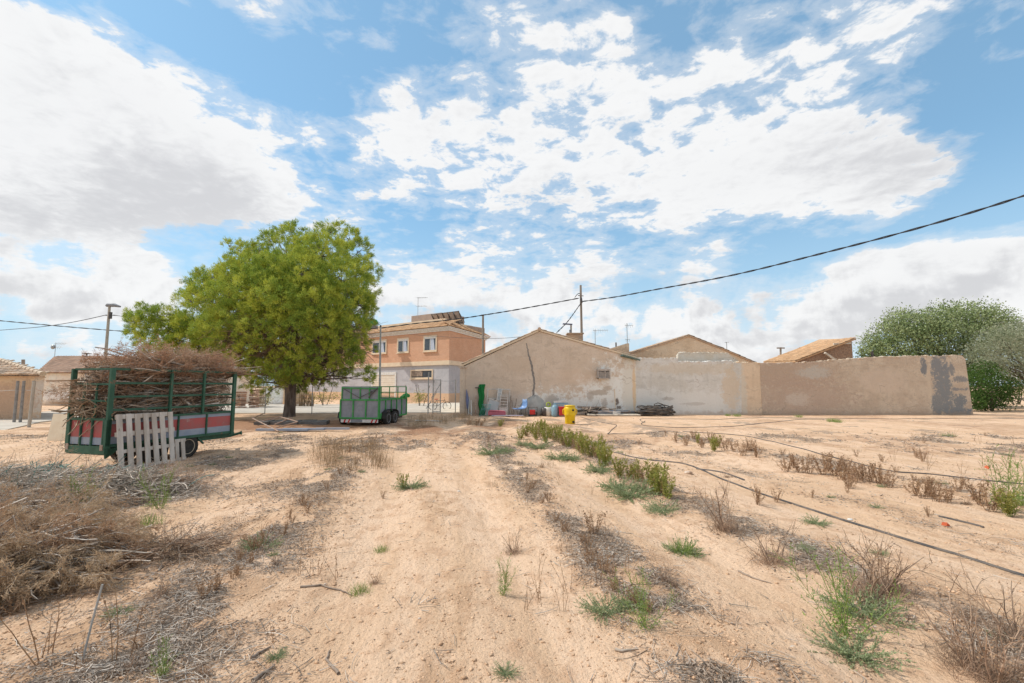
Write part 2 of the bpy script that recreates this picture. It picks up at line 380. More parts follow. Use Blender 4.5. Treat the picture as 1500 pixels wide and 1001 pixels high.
def plaster(name, base, alt, patches=(), wear=None, dark=(.30,.24,.19), rb=.35, sc_=1.0):
    """patches: (cx, cz, rx, rz, colour, strength) stains and repairs at their own place on the wall, object x/z"""
    bl = lambda c: tuple(min(.82, k*1.30) for k in c)
    base, alt, dark = bl(base), bl(alt), bl(dark); wear = bl(wear) if wear else None; patches = [(*q[:4], bl(q[4]), q[5]) for q in patches]
    m, nt, b, co = newmat(name); s = nt.nodes.new('ShaderNodeSeparateXYZ'); nt.links.new(co, s.inputs[0]); x, z = E(s.outputs[0]), E(s.outputs[2])
    n1 = noise(co, .9*sc_, 6, .6); n2 = noise(mapping(co, (3,1,2)), 3.2*sc_, 7, .68); n3 = noise(co, 22, 4, .65); n5 = noise(mapping(co, (4,4,8)), 9*sc_, 7, .7); n4 = noise(mapping(co, (9,1,5), sc=(1,1,2.2)), 1.7*sc_, 6, .6)
    st = noise(mapping(co, sc=(2.6,2.6,.22)), 1.2, 6, .6)
    col = mixc(smooth(n1, .40, .60), base, alt)
    col = mixc(smooth(n4, .52, .66)*.5, col, tuple(k*.80 for k in base))
    col = mixc(smooth(n2, .58, .70)*.45, col, tuple(k*.70 for k in base))
    col = mixc(smooth(st, .56, .72)*.35, col, tuple(k*.72 for k in alt))
    col = mixc(smooth(n5, .52, .70)*.5, col, tuple(k*.72 for k in base)); col = mixc(smooth(n5, .46, .32)*.35, col, tuple(min(.85, k*1.18) for k in alt))
    if wear: col = mixc(smooth(n2+ (n1-.5)*.8, .60, .66)*.7, col, wear)
    for cx, cz, rx, rz, pc, k in patches:
        col = mixc(smooth(ell(x, z, cx, cz, rx, rz)+(n2-.5)*3.2+(n1-.5)*2.0+(n5-.5)*2.2+(n3-.5)*.9, -.1, .65)*k, col, pc)
    col = mixc(smooth(z+(n2-.5)*.7, .30, .0)*.5, col, (.44, .31, .21))
    vo = nt.nodes.new('ShaderNodeTexVoronoi'); vo.feature = 'DISTANCE_TO_EDGE'; vo.inputs['Scale'].default_value = .42
    wv = nt.nodes.new('ShaderNodeVectorMath'); wv.operation = 'MULTIPLY_ADD'; nn_ = nt.nodes.new('ShaderNodeTexNoise'); nn_.inputs['Scale'].default_value = 1.6; nn_.inputs['Detail'].default_value = 5; nt.links.new(co, nn_.inputs['Vector'])
    nt.links.new(nn_.outputs[1], wv.inputs[0]); wv.inputs[1].default_value = (1.3, 1.3, 1.3); nt.links.new(co, wv.inputs[2]); nt.links.new(wv.outputs[0], vo.inputs['Vector'])
    ck = smooth(E(vo.outputs['Distance']), .011, .003)*smooth(n1, .50, .58); col = mixc(ck*.55, col, dark)
    col = mixc(smooth(n3, .64, .76)*.5, col, dark)
    setc(b, col); b.inputs['Roughness'].default_value = .95; b.inputs['Specular IOR Level'].default_value = .1
    bump(b, n2*.8+n5*.8+n3*.35, rb*1.3, .06)
    return m
MT = {}
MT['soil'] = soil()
MT['road'] = M('concrete_road', (.56,.49,.41), (.46,.40,.33), .8, wear=(.52,.36,.24), wears=.9, bmp=.15)
MT['bark'] = M('pine_bark', (.21,.165,.14), (.10,.075,.06), 6, bmp=1, bd=.06, stretch=(1,1,.35), bscale=14)
MT['twiggrey'] = M('dry_grey_wood', (.52,.45,.38), (.34,.27,.21), 3, bmp=.2, isl=.5)
MT['twigbrown'] = M('dry_brown_wood', (.44,.30,.21), (.27,.18,.12), 3, bmp=.2, isl=.5)
MT['drybrown'] = leafmat('dry_conifer_needles', (.56,.36,.22), (.32,.19,.12), (.50,.36,.23), .3)
MT['dryred'] = leafmat('rust_brown_needles', (.56,.33,.20), (.33,.175,.11), (.50,.35,.24), .25)
MT['straw'] = leafmat('straw', (.50,.36,.21), (.30,.20,.12), None, .25)
MT['needle'] = leafmat('pine_needles', (.38,.47,.07), (.15,.25,.05), (.50,.54,.085), .26)
MT['olive'] = leafmat('olive_leaves', (.28,.345,.15), (.12,.17,.065), (.36,.41,.20), .2)
MT['olivegrey'] = leafmat('grey_olive_leaves', (.36,.38,.25), (.20,.235,.13), (.42,.43,.30), .3)
MT['bush'] = leafmat('dark_bush_leaves', (.10,.17,.04), (.05,.10,.025), None, .25)
MT['weed'] = leafmat('weed_leaves', (.25,.285,.065), (.37,.35,.09), (.44,.33,.13), .35)
MT['grass'] = leafmat('green_grass', (.20,.31,.07), (.32,.38,.12), None, .3)
MT['greygreen'] = leafmat('grey_green_leaves', (.25,.32,.15), (.37,.39,.23), None, .25)
MT['dead'] = leafmat('dead_weed_leaves', (.36,.21,.125), (.52,.35,.21), (.27,.17,.11), .25)
MT['litter'] = leafmat('leaf_litter', (.62,.54,.46), (.20,.14,.10), (.38,.29,.22), .1, .9)
MT['clod'] = M('soil_clods', (.64,.43,.275), (.54,.335,.20), 5, bmp=.6, isl=.18, bd=.01)
MT['stone'] = M('field_stones', (.60,.50,.41), (.50,.33,.22), 7, bmp=.5, isl=.2)
MT['greendk'] = M('dark_green_paint', (.035,.095,.06), (.05,.13,.085), 5, .55, .15, wear=(.20,.10,.06), wears=5)
MT['green'] = M('bright_green_paint', (.07,.32,.09), (.05,.24,.07), 4, .6, .2, wear=(.26,.24,.15), wears=7)
MT['greymetal'] = M('grey_sheet_metal', (.27,.28,.30), (.21,.22,.24), 3, .55, .1, wear=(.33,.29,.26), wears=5)
MT['red'] = M('faded_red_paint', (.46,.105,.10), (.38,.13,.12), 4, .6, .15, wear=(.42,.30,.28), wears=5)
MT['bluegrey'] = M('blue_grey_paint', (.27,.31,.38), (.33,.36,.41), 4, .6, .15, wear=(.40,.37,.35), wears=5)
MT['galv'] = M('galvanised_steel', (.42,.43,.42), (.31,.32,.32), 6, .45, .05, metal=.4)
MT['darksteel'] = M('dark_steel', (.07,.07,.075), (.12,.10,.09), 6, .5, .1)
MT['rust'] = M('rusty_steel', (.30,.17,.11), (.42,.33,.27), 9, .8, .3)
MT['rubber'] = M('rubber', (.025,.024,.023), (.06,.052,.045), 8, .85, .2)
MT['blackpipe'] = M('black_pipe', (.06,.058,.058), (.15,.125,.105), 4, .7, .1, wear=(.42,.30,.20), wears=5)
MT['rim'] = M('wheel_rim', (.55,.47,.35), (.40,.30,.20), 8, .6, .15)
MT['rimgrey'] = M('grey_wheel_rim', (.36,.38,.40), (.27,.28,.30), 8, .5, .1)
MT['wood'] = M('weathered_pallet_wood', (.56,.50,.44), (.40,.34,.285), 5, bmp=.4, stretch=(1,1,.15), isl=.14)
MT['palewood'] = M('pale_wood', (.62,.55,.46), (.50,.42,.33), 5, bmp=.3, isl=.1)
MT['scrapwood'] = M('scrap_wood', (.34,.26,.20), (.20,.15,.115), 5, bmp=.3, isl=.35)
MT['cream'] = M('cream_board', (.76,.66,.50), (.70,.58,.42), 2.5, .6, .1)
MT['white'] = M('white_paint', (.72,.70,.66), (.60,.57,.52), 5, .5, .1)
MT['blue'] = M('blue_plastic', (.16,.28,.52), (.20,.33,.56), 3, .4, .05)
MT['yellow'] = M('yellow_plastic', (.80,.55,.012), (.70,.46,.012), 4, .38, .05, wear=(.52,.37,.14), wears=4, spec=.35)
MT['redp'] = M('red_plastic', (.55,.035,.03), (.45,.04,.035), 4, .4, .05)
MT['turf'] = M('green_mat', (.012,.20,.05), (.02,.15,.04), 30, .9, .6)
MT['teal'] = M('teal_net', (.16,.34,.30), (.10,.25,.22), 8, .7, .2)
MT['concrete'] = M('grey_concrete', (.40,.38,.35), (.33,.31,.28), 4, bmp=.3)
MT['tile'] = M('clay_tiles', (.46,.29,.20), (.38,.25,.175), 3, bmp=.3, isl=.22, wear=(.40,.30,.23), wears=3)
MT['tileold'] = M('old_clay_tiles', (.50,.34,.22), (.36,.27,.20), 2, bmp=.3, isl=.32, wear=(.26,.23,.19), wears=2.5)
MT['tileflat'] = M('ochre_roof_tiles', (.54,.33,.18), (.44,.27,.15), 3, bmp=.3, isl=.22)
MT['window'] = M('window_glass', (.06,.075,.09), (.03,.04,.05), 2, .12, 0, spec=.6)
MT['curtain'] = M('curtain', (.50,.54,.62), (.40,.44,.52), 3, .9, .1, stretch=(6,6,1))
MT['trim'] = M('cream_trim', (.72,.58,.42), (.66,.52,.37), 2, .8, .1)
MT['lilac'] = plaster('lilac_render', (.335,.325,.335), (.37,.36,.37), rb=.08, sc_=.5)
MT['orange'] = M('solar_dark', (.04,.045,.06), (.06,.065,.08), 2, .2, 0)
MT['cable'] = M('cable_black', (.035,.035,.04), None, 2, .6, 0)
def brickmat():
    m, nt, b, co = newmat('orange_brick'); s = nt.nodes.new('ShaderNodeSeparateXYZ'); nt.links.new(co, s.inputs[0])
    cbn = nt.nodes.new('ShaderNodeCombineXYZ'); nt.links.new((E(s.outputs[0])+E(s.outputs[1])*1.0).k, cbn.inputs[0]); nt.links.new(s.outputs[2], cbn.inputs[1])
    t = nt.nodes.new('ShaderNodeTexBrick'); nt.links.new(cbn.outputs[0], t.inputs['Vector'])
    for k, v in (('Scale', 1), ('Mortar Size', .012), ('Brick Width', .26), ('Row Height', .085), ('Bias', 0)): t.inputs[k].default_value = v
    t.inputs['Color1'].default_value = (.64,.34,.205,1); t.inputs['Color2'].default_value = (.54,.275,.16,1); t.inputs['Mortar'].default_value = (.60,.42,.30,1)
    col = mixc(smooth(noise(co, .6, 5, .6), .35, .7)*.35, E(t.outputs[0]), (.50,.24,.13)); setc(b, col); b.inputs['Roughness'].default_value = .9
    return m
MT['brick'] = brickmat()
# ------------------------------------------------------------------ the ground
def axis_pts(rng):
    out = [0.0]; a = 0.0
    for lim, st in rng:
        while a < lim: a += st; out.append(a)
    return out
xs = axis_pts([(5, .05), (9, .085), (16, .17), (34, .6), (120, 6), (900, 60)]); xs = np.array([-a for a in xs[:0:-1]]+xs)
ys = np.array([-a for a in axis_pts([(3, .5), (20, 3), (300, 40)])[:0:-1]]+[0.0]); yy = [0.0]
for lim, st in ((1.6, .2), (6, .045), (11, .075), (20, .14), (34, .4), (120, 5), (1500, 60)):
    while yy[-1] < lim: yy.append(yy[-1]+st)
ys = np.concatenate([ys[:-1], np.array(yy)])
GX, GY = np.meshgrid(xs, ys); GZ = hgt(GX, GY); nx, ny = len(xs), len(ys)
idx = np.arange(nx*ny).reshape(ny, nx)
me = npmesh('ground', np.stack([GX, GY, GZ], -1).reshape(-1, 3), np.stack([idx[:-1,:-1], idx[:-1,1:], idx[1:,1:], idx[1:,:-1]], -1).reshape(-1, 4), smoothf=True)
lt = me.attributes.new('litter', 'FLOAT', 'POINT'); lt.data.foreach_set('value', litter(GX, GY).ravel().astype(np.float32))
brn = .95*gau(GX, -9.5, 6.5)*gau(GY, 19.3, 3.2)+.35*gau(GX, 3.5, 2.5)*gau(GY, 22.5, 1.0)+.5*sst(.5, .64, fbm(GX*.5, GY*.35, 77, 4))*sst(3, 12, GY)  # pine patch: needle litter plus the tree's shade put into the soil colour
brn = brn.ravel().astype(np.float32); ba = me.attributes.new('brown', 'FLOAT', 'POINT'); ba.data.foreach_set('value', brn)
ra = me.attributes.new('rough', 'FLOAT', 'POINT'); ra.data.foreach_set('value', roughf(GX, GY).ravel().astype(np.float32))
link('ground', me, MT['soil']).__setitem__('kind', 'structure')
def sheet(name, pts, z, m, zoff=.02):        # flat sheet from pixel polygon corners lying on the ground
    P = [G(*p, 0) for p in pts]; mb = MB(); n = len(P)
    mb.prism([(x, y, z-.12) for x, y in P], (0, 0, .12)); o = mb.build(name, m); o['kind'] = 'structure'; return o
# ================================================================== roads
road = [(-60,640),(0,633),(60,619),(112,613),(230,607),(345,606),(500,606),(664,605),(690,604.5),(690,590),(600,592),(500,593),(345,592.5),(200,596),(112,599),(0,611),(-60,616)]
sheet('road', road, .035, MT['road'])
sheet('pavement', [(640,606.5),(676,606.5),(676,592),(655,592)], .075, M('pale_concrete', (.66,.58,.47), (.56,.48,.38), 1, bmp=.1))
# ================================================================== wall with gable
HY = 26.0
hx0, hx1 = W(681,608,HY).x, W(933,608,HY).x
pl = plaster('house_render', (.475,.385,.30), (.52,.43,.345), rb=.3, patches=(
 (9.3,.2,3.2,3.2,(.62,.61,.57),1.),(5.8,.0,4.6,1.5,(.60,.58,.54),1.),(4.0,.1,1.2,.8,(.45,.43,.40),.85),(9.35,1.4,.5,2.4,(.54,.50,.43),.8),
 (7.6,1.25,.65,.16,(.36,.30,.24),.8),(8.1,1.5,.3,.2,(.36,.30,.24),.8),(7.1,1.05,.2,.35,(.36,.31,.26),.7),(7.9,.65,.2,.38,(.36,.30,.25),.7),(8.62,.75,.13,.28,(.16,.13,.11),1.0),(8.72,.42,.17,.12,(.16,.13,.11),1.0),
 (2.2,.9,1.5,.55,(.40,.33,.27),.7),(4.9,.75,.5,.4,(.37,.31,.26),.8),(9.6,1.5,.10,1.6,(.56,.40,.24),.8),(.5,1.4,.8,1.3,(.44,.36,.29),.7),(3.0,2.9,1.2,.5,(.46,.36,.27),.6),(6.5,2.2,1.6,.5,(.52,.40,.30),.5)))
hs = thing('gabled_house', 'long beige rendered house with a cracked gable end, grey patched lower right, tiled roof', 'house', (hx0, HY, 0))
zl, zr = W(682,536,HY).z, W(930,525,HY).z; rx_, zk = W(790,486,HY).x-hx0, W(790,486,HY).z; wd = hx1-hx0
mb = MB(); mb.prism([(0,0,-.3),(wd,0,-.3),(wd,0,zr),(rx_,0,zk),(0,0,zl)], (0, 9, 0)); mb.build('wall', pl, hs)
def rakeslab(mb, a, b, d, th=.10, y0=-.06):
    a, b = Vector(a), Vector(b); n = Vector((-(b-a).z, 0, (b-a).x)).normalized()*th
    if n.z < 0: n = -n
    mb.prism([a+Vector((0,y0,0)), b+Vector((0,y0,0)), b+n+Vector((0,y0,0)), a+n+Vector((0,y0,0))], (0, d, 0))
mb = MB(); ex = .12
L0 = Vector((-.16, 0, zl-.02)); Rg = Vector((rx_, 0, zk+.02)); R0 = Vector((wd+.05, 0, zr-.01))
rakeslab(mb, L0, Rg, 9.1); rakeslab(mb, Rg, R0, 9.1)
rf = mb.build('roof', MT['trim'], hs)
mb = MB()
for a, b in ((L0, Rg), (R0, Rg)):
    v = b-a; n = Vector((-v.z, 0, v.x)).normalized(); n = -n if n.z < 0 else n
    # tile courses climb the slope, columns run back along the ridge
    if a is L0: tiles(mb, a+n*.10+Vector((0,9,0)), (0,-9.02,0), v, n, .24, .42, .05, .02)
    else: tiles(mb, a+n*.10+Vector((0,-.02,0)), (0,9.02,0), v, n, .24, .42, .05, .02)
mb.build('roof_tiles', MT['tileold'], rf)
mb = MB()
for i in range(24):
    mb.tube([(rx_, -.14+i*.38, zk+.13+rnd.uniform(-.01,.02)), (rx_, .3+i*.38, zk+.12)], [.10,.085], 8)
mb.build('ridge_tiles', MT['tileold'], rf)
mb = MB()                                       # crack filled with grey mortar
pts = [(W(px,py,HY).x-hx0, W(px,py,HY).z) for px, py in ((771,503),(773,512),(775,522),(777.5,530),(779,536),(780,545),(782,553),(783,562),(781.5,572),(781,586))]
fine_ = []
for (a, c), (b, d) in zip(pts, pts[1:]):
    for k in range(4): fine_.append((a+(b-a)*k/4+rnd.uniform(-.018,.018), c+(d-c)*k/4))
for (a, c), (b, d), k in zip(fine_, fine_[1:], range(99)):
    w0, w1 = .018+.038*min(1, k/12)+rnd.uniform(-.008,.012), .018+.038*min(1,(k+1)/12)
    mb.prism([(a-w0,-.006,c),(a+w0,-.006,c),(b+w1,-.006,d),(b-w1,-.006,d)], (0,.02,0))
mb.build('mortar_seam', M('crack_mortar', (.27,.25,.23), (.20,.18,.165), 6, bmp=.4), hs)
mb = MB(); o = W(874,555,HY); q = W(892,541,HY)  # vent box
x0, x1, z0, z1 = o.x-hx0, q.x-hx0, o.z, q.z
mb.b2((x0,-.34,z0),(x1,0,z0+.04)); mb.b2((x0,-.34,z1-.10),(x1+.02,0,z1)); mb.b2((x0,-.34,z0),(x0+.05,0,z1-.1)); mb.b2((x1-.05,-.34,z0),(x1,0,z1-.1)); mb.b2((x0+.4,-.335,z0),(x0+.44,-.1,z1-.1))
mb.b2((x0+.05,-.06,z0+.04),(x1-.05,-.003,z1-.1))
VG = M('vent_grey', (.52,.47,.42), (.40,.35,.31), 8); vb = mb.build('vent_box', VG, hs)
mb = MB()
for k in range(6): mb.box(((x0+x1)/2, -.30, z0+.07+k*.06), (x1-x0-.1, .06, .02), (.7,0,0))
mb.build('louvre', VG, vb)
mb = MB(); a = W(843,498,HY); mb.b2((a.x-hx0, 3.4, 3.6), (W(860,498,HY).x-hx0+.3, 4.2, 4.98)); mb.b2((a.x-hx0-.06, 3.34, 4.985), (W(860,498,HY).x-hx0+.36, 4.26, 5.06)); mb.build('chimney', MT['tileold'], hs)
mb = MB()                                       # green corrugated sheet at the eave
for i in range(9):
    x = wd-.75+i*.1; zc = zr+.14-(i*.1)*.28
    mb.tube([(x,-.30,zc+.01),(x,1.2,zc+.03)], .055, 6)
mb.tube([(wd-.9,-.2,zr+.13),(wd+.2,-.24,zr-.12)], .05, 6)
mb.build('gutter', M('green_gutter', (.10,.15,.13), (.16,.20,.17), 4), hs)
mb = MB(); mb.b2((-.30,-.05,-.2),(-.004,.5,zl-.12)); mb.b2((-.38,-.12,zl-.115),(.1,.6,zl-.03)); mb.build('corner_pier', pl, hs)
# ================================================================== yard walls
def wallpoly(name, label, cat, px, top, Y, m, th=.4, group=None, base=607):
    """px left edge; top = [(px,py)...] the uneven top outline"""
    x0 = W(px, base, Y).x; P = [W(a, b, Y) for a, b in top]; P = [(p.x-x0, p.z) for p in P]; Q = []
    for (a, c), (b, d) in zip(P, P[1:]):
        n = max(1, int(abs(b-a)/.28))
        for k in range(n): Q.append((a+(b-a)*k/n, c+(d-c)*k/n+rnd.uniform(-.04,.03)))
    Q.append(P[-1]); r = tag(None, None) if False else None
    mb = MB(); lo = [(Q[0][0], 0, -.3)]; bx = W(top[-1][0]+(12 if px == 1113 else 0), base, Y).x-x0
    outline = [(Q[0][0],0,-.3)]+[(bx,0,-.3)]+[(a,0,c) for a, c in Q[::-1]]
    mb.prism(outline, (0, th, 0)); o = mb.build(name, m, None, (x0, Y, 0)); mb = MB()
    for (a, c), (b, d) in zip(Q, Q[1:]):
        for k in range(3):
            t_ = rnd.random(); mb.box((a+(b-a)*t_, rnd.uniform(.02, th-.05), c+(d-c)*t_+rnd.uniform(-.015,.012)), (rnd.uniform(.06,.22), rnd.uniform(.08,.25), rnd.uniform(.03,.07)), (rnd.uniform(-.2,.2), rnd.uniform(-.2,.2), rnd.random()*3), .012)
    mb.build('rubble_coping', m, o); return tag(o, label, cat, group)
pw1 = plaster('grey_wall_render', (.47,.445,.40), (.53,.51,.475), rb=.35, patches=((2.5,.5,5.5,1.1,(.56,.545,.51),.85),(5.6,1.4,.6,1.5,(.50,.40,.29),.7),(3.5,2.6,3.2,.35,(.48,.40,.30),.5),(.05,1.7,.12,1.7,(.55,.40,.25),.8),
  (1.9,.9,.5,.10,(.32,.28,.24),.5),(3.4,.62,.7,.09,(.34,.30,.26),.45)))
wallpoly('yard_wall', 'pale grey rendered yard wall joined to the gabled house, whitish towards its foot', 'wall', 928, [(928,525.5),(960,525),(993,525),(994,530),(1040,530),(1072,528),(1073,531),(1086,533)], HY+.025, pw1, .45)
wallpoly('raised_wall', 'pale upper length of wall rising just behind the grey yard wall', 'wall', 993, [(993,519),(998,516.5),(1040,516),(1066,517),(1071,521),(1084,531)], HY+.75, plaster('upper_wall_render', (.47,.41,.33), (.50,.46,.40)), .3)
wallpoly('beige_wall', 'narrow smooth beige wall between the grey yard wall and the rough brown wall', 'wall', 1079, [(1079,531),(1100,531),(1118,532)], HY+.045, plaster('beige_wall_render', (.52,.40,.285), (.56,.44,.32), patches=((.3,1,.35,2.5,(.50,.46,.39),.7),)), .4)
pw2 = plaster('brown_wall_render', (.45,.36,.275), (.51,.42,.325), rb=.9, sc_=1.3, patches=((1.6,2.3,3.4,1.0,(.39,.29,.22),.8),(2.5,1.0,3.2,1.3,(.40,.30,.235),.7),(7.0,1.9,1.6,.7,(.52,.42,.33),.7),(3.2,2.4,1.0,.4,(.45,.42,.37),.7),(2.2,.9,.8,.4,(.50,.43,.36),.7),
  (9.9,1.9,.22,1.5,(.24,.23,.22),.0),(10.3,2.3,.45,1.3,(.20,.205,.21),.95),(10.75,2.3,.22,1.2,(.20,.205,.21),.95),(10.6,1.1,.5,1.3,(.21,.215,.215),1.),(10.1,.6,.35,1.0,(.22,.22,.215),1.),(9.5,2.75,.20,.6,(.20,.20,.20),1.),(11.4,.8,.4,.45,(.20,.205,.205),1.),(11.2,.15,1.2,.3,(.21,.215,.215),1.),(11.5,2.0,.5,.2,(.21,.21,.21),.9),(11.3,1.45,.7,.11,(.21,.21,.21),.9),(11.1,2.6,.2,.4,(.21,.21,.21),.9),(9.75,1.6,.12,.9,(.52,.43,.33),.6)))
wallpoly('rough_wall', 'long rough brown rendered wall with dark grey mortar smears at its tapered far end', 'wall', 1113, [(1113,532),(1140,532),(1180,531),(1215,528),(1260,525),(1300,522.5),(1350,521.5),(1400,521),(1409,521.5),(1414,526)], HY+.03, pw2, .5)
# ================================================================== houses beyond the wall
def gable(name, label, cat, pts, Y, d, m, tm=None, group=None, tile=True):
    x0 = W(pts[0][0], 560, Y).x; P = [W(a, b, Y) for a, b in pts]; Q = [(p.x-x0, 0, p.z) for p in P]
    r = thing(name, label, cat, (x0, Y, 0), 0, group); mb = MB()
    mb.prism([(Q[0][0],0,-.2),(Q[-1][0],0,-.2)]+Q[::-1], (0, d, 0)); mb.build('wall', m, r)
    mb = MB()
    for a, b in zip(Q, Q[1:]):
        a, b = Vector(a), Vector(b)
        if abs((b-a).x) < .6: continue
        rakeslab(mb, a+Vector((0,0,.003)), b+Vector((0,0,.003)), d+.1, .08, -.08)
        if tile:
            if b.z > a.z: tiles(mb, a+Vector((0,d,.09)), (0,-d-.1,0), b-a, (0,0,1), .24, .42, .05, .02, 4)
            else: tiles(mb, b+Vector((0,-.1,.09)), (0,d+.1,0), a-b, (0,0,1), .24, .42, .05, .02, 4)
    mb.build('roof', tm or MT['tileold'], r); return r
adobe = plaster('tan_adobe', (.57,.43,.295), (.62,.48,.34), rb=.6, sc_=1.4, patches=((2.0,4.2,2.0,.5,(.58,.46,.33),.8),(1.5,3.9,1.8,.4,(.38,.27,.18),.6)))
gable('tan_house', 'tan adobe gable end rising behind the pale grey yard wall', 'house', [(905,523),(940,514),(1009,493),(1060,513),(1108,534)], 33, 8, adobe)
mb = MB(); Yc = 30.5; P = [W(a, b, Yc) for a, b in ((892,530),(922,530),(921.5,503),(917,503.5),(893,511))]; x0 = P[0].x
mb.prism([(p.x-x0, 0, p.z) for p in P], (0, 1.6, 0)); o = mb.build('roof_parapet', adobe, None, (x0, Yc, 0))
tag(o, 'small tan sloping wall stub beside the green gutter, between gabled house and tan house', 'wall'); 
mb = MB(); a = W(902.5,511,Yc+.4); mb.tube([(a.x-x0,.4,a.z-.3),(a.x-x0,.4,W(902.5,502,Yc+.4).z)], .05, 8); mb.build('vent_pipe', MT['darksteel'], o)
# ruined stone shed on the right
stone = M('rubble_stone', (.40,.255,.17), (.25,.16,.11), 9, bmp=1, bd=.08, wear=(.50,.36,.26), wears=6, bscale=12)
Ys = 34.0
r = thing('stone_shed', 'ruined rubble stone shed with a sagging ochre tiled roof above the rough brown wall', 'shed', (W(1100,530,Ys).x, Ys, 0)); x0 = r.location.x
def LW(a, b, Y, dz=0): p = W(a, b, Y); return Vector((p.x-x0, Y-Ys, p.z+dz))
mb = MB(); A = LW(1190,560,Ys); B = LW(1252,560,Ys)
mb.prism([(LW(1150,560,Ys).x,0,-.2),(B.x,0,-.2),(B.x,0,LW(1252,498,Ys).z),(LW(1240,500,Ys).x,0,LW(1240,501,Ys).z),(LW(1222,509,Ys).x,0,LW(1222,509,Ys).z),(LW(1165,530,Ys).x,0,LW(1165,531,Ys).z),(LW(1150,535,Ys).x,0,LW(1150,536,Ys).z)], (0, .5, 0))
mb.prism([(B.x-.5,.505,-.2),(B.x,.505,-.2),(B.x,.505,LW(1252,498,Ys).z),(B.x-.5,.505,LW(1246,500,Ys).z)], (0, 5, 0)); mb.build('wall', stone, r)
e0 = LW(1165,529,Ys-.2); e1 = LW(1254,495.5,Ys-.2); b0 = LW(1118,531,Ys+5); b1 = LW(1200,497.5,Ys+5)
mb = MB(); nn = Vector((0,0,1)); n = 9
mb.prism([e0, e1, b1, b0], (0, 0, -.10)); tiles(mb, e0+(b0-e0)*1.0+nn*.02, e0-b0, e1-e0, nn, .26, .45, .05, .03, 4)
mb.build('roof', MT['tileflat'], r)
mb = MB(); mb.bar(LW(1208,517,Ys-.3), LW(1221,526,Ys-.3), .14); mb.bar(LW(1221,504,Ys-.1), LW(1246,503,Ys-.1), .12); mb.bar(LW(1228,506,Ys-.1), LW(1252,497,Ys-.1), .12); mb.build('broken_beam', MT['palewood'], r)
mb = MB(); mb.b2((LW(1235,0,Ys).x+.1,-.012,LW(1235,524,Ys).z),(LW(1240,0,Ys).x,.05,LW(1235,515,Ys).z)); mb.build('opening', MT['darksteel'], r)
# ================================================================== brick house
BX = W(657, 589, 44); fdir = Vector((.82, -.57)).normalized(); ang = math.atan2(fdir.y, fdir.x)
bh = thing('brick_house', 'two-storey house, orange brick above lilac grey render, with tiled roof edge and cream window frames', 'house', (BX.x, 44, 0), ang)
def fac(px, py):                           # facade pixel -> local x, z
    u, y, w = ray(px, py); q = u/y; s = (BX.x-q*44)/(fdir.x+q*(-fdir.y)); Y = 44+s*(-fdir.y); p = W(px, py, Y); return -s, p.z
zB = lambda py: W(657, py, 44).z
z1, z2, z3, z4 = zB(534.5), zB(528), zB(484.5), zB(479)
foot = [(-27,0),(0,0),(-1.56,4.87),(-3.1,9.6),(-27,9.6)]
def ringp(o_):                              # footprint grown outward by o_
    c = (-13, 5); return [(-27,-o_),(o_*1.0,-o_),(-1.56+o_*1.05,4.87),(-3.1+o_,9.6+o_),(-27,9.6+o_)]
def slab(mb, pl_, a, b): mb.prism([(x, y, a) for x, y in pl_], (0, 0, b-a))
mb = MB(); slab(mb, foot, -.3, z1); mb.build('ground_floor', MT['lilac'], bh)
mb = MB(); slab(mb, ringp(.03), -.3, zB(576.5)); mb.build('plinth', M('ochre_plinth', (.66,.45,.29), (.60,.41,.27), 1, bmp=.1), bh)
mb = MB(); slab(mb, foot, z2, z3); mb.build('upper_floor', MT['brick'], bh)
mb = MB(); slab(mb, ringp(.14), z1+.002, z2-.002); mb.build('storey_band', MT['trim'], bh)
mb = MB(); slab(mb, ringp(.12), z3+.002, z3+.16); slab(mb, ringp(.26), z3+.162, z3+.28); slab(mb, ringp(.38), z3+.282, z4+.02); mb.build('cornice', MT['white'], bh)
zt = zB(466); rin = [(-27,2.0),(-2.4,2.0),(-3.6,5.6),(-5.0,8.0),(-27,8.0)]; out = ringp(.45)
mb = MB(); n = 5; mb.add([(x,y,z4+.022) for x,y in out]+[(x,y,zt) for x,y in rin], [(0,1,6,5),(1,2,7,6),(2,3,8,7),(3,4,9,8),(5,6,7,8,9)])
tiles(mb, (-27,-.45,z4+.05), (27.0,0,0), (0,2.2,zt-z4), (0,-.2,1), .24, .45, .05, .015, 5)
tiles(mb, (out[1][0],out[1][1],z4+.05), (out[2][0]-out[1][0],out[2][1]-out[1][1],0), (-1.9,.6,zt-z4), (.3,0,1), .24, .45, .05, .015, 5)
tiles(mb, (out[2][0],out[2][1],z4+.05), (out[3][0]-out[2][0],out[3][1]-out[2][1],0), (-1.9,.3,zt-z4), (.3,0,1), .24, .45, .05, .015, 5)
rf = mb.build('roof', MT['tileflat'], bh)
mb = MB(); mb.b2((-26,1.95,zt-.1),(-2.4,2.2,zt+.42)); mb.b2((-3.2,2.21,zt-.1),(-3.0,7,zt+.2)); mb.build('parapet', MT['trim'], bh)
mb = MB(); xa, _ = fac(566, 470); mb.b2((xa-1.5,5,zt-.2),(xa+3.4,9,zt+1.75)); mb.b2((-4.3,6.2,z4+.1),(-2.75,9.0,z4+1.0)); mb.build('roof_room', M('roof_room_brick', (.40,.30,.235), (.34,.26,.21), 2), bh)
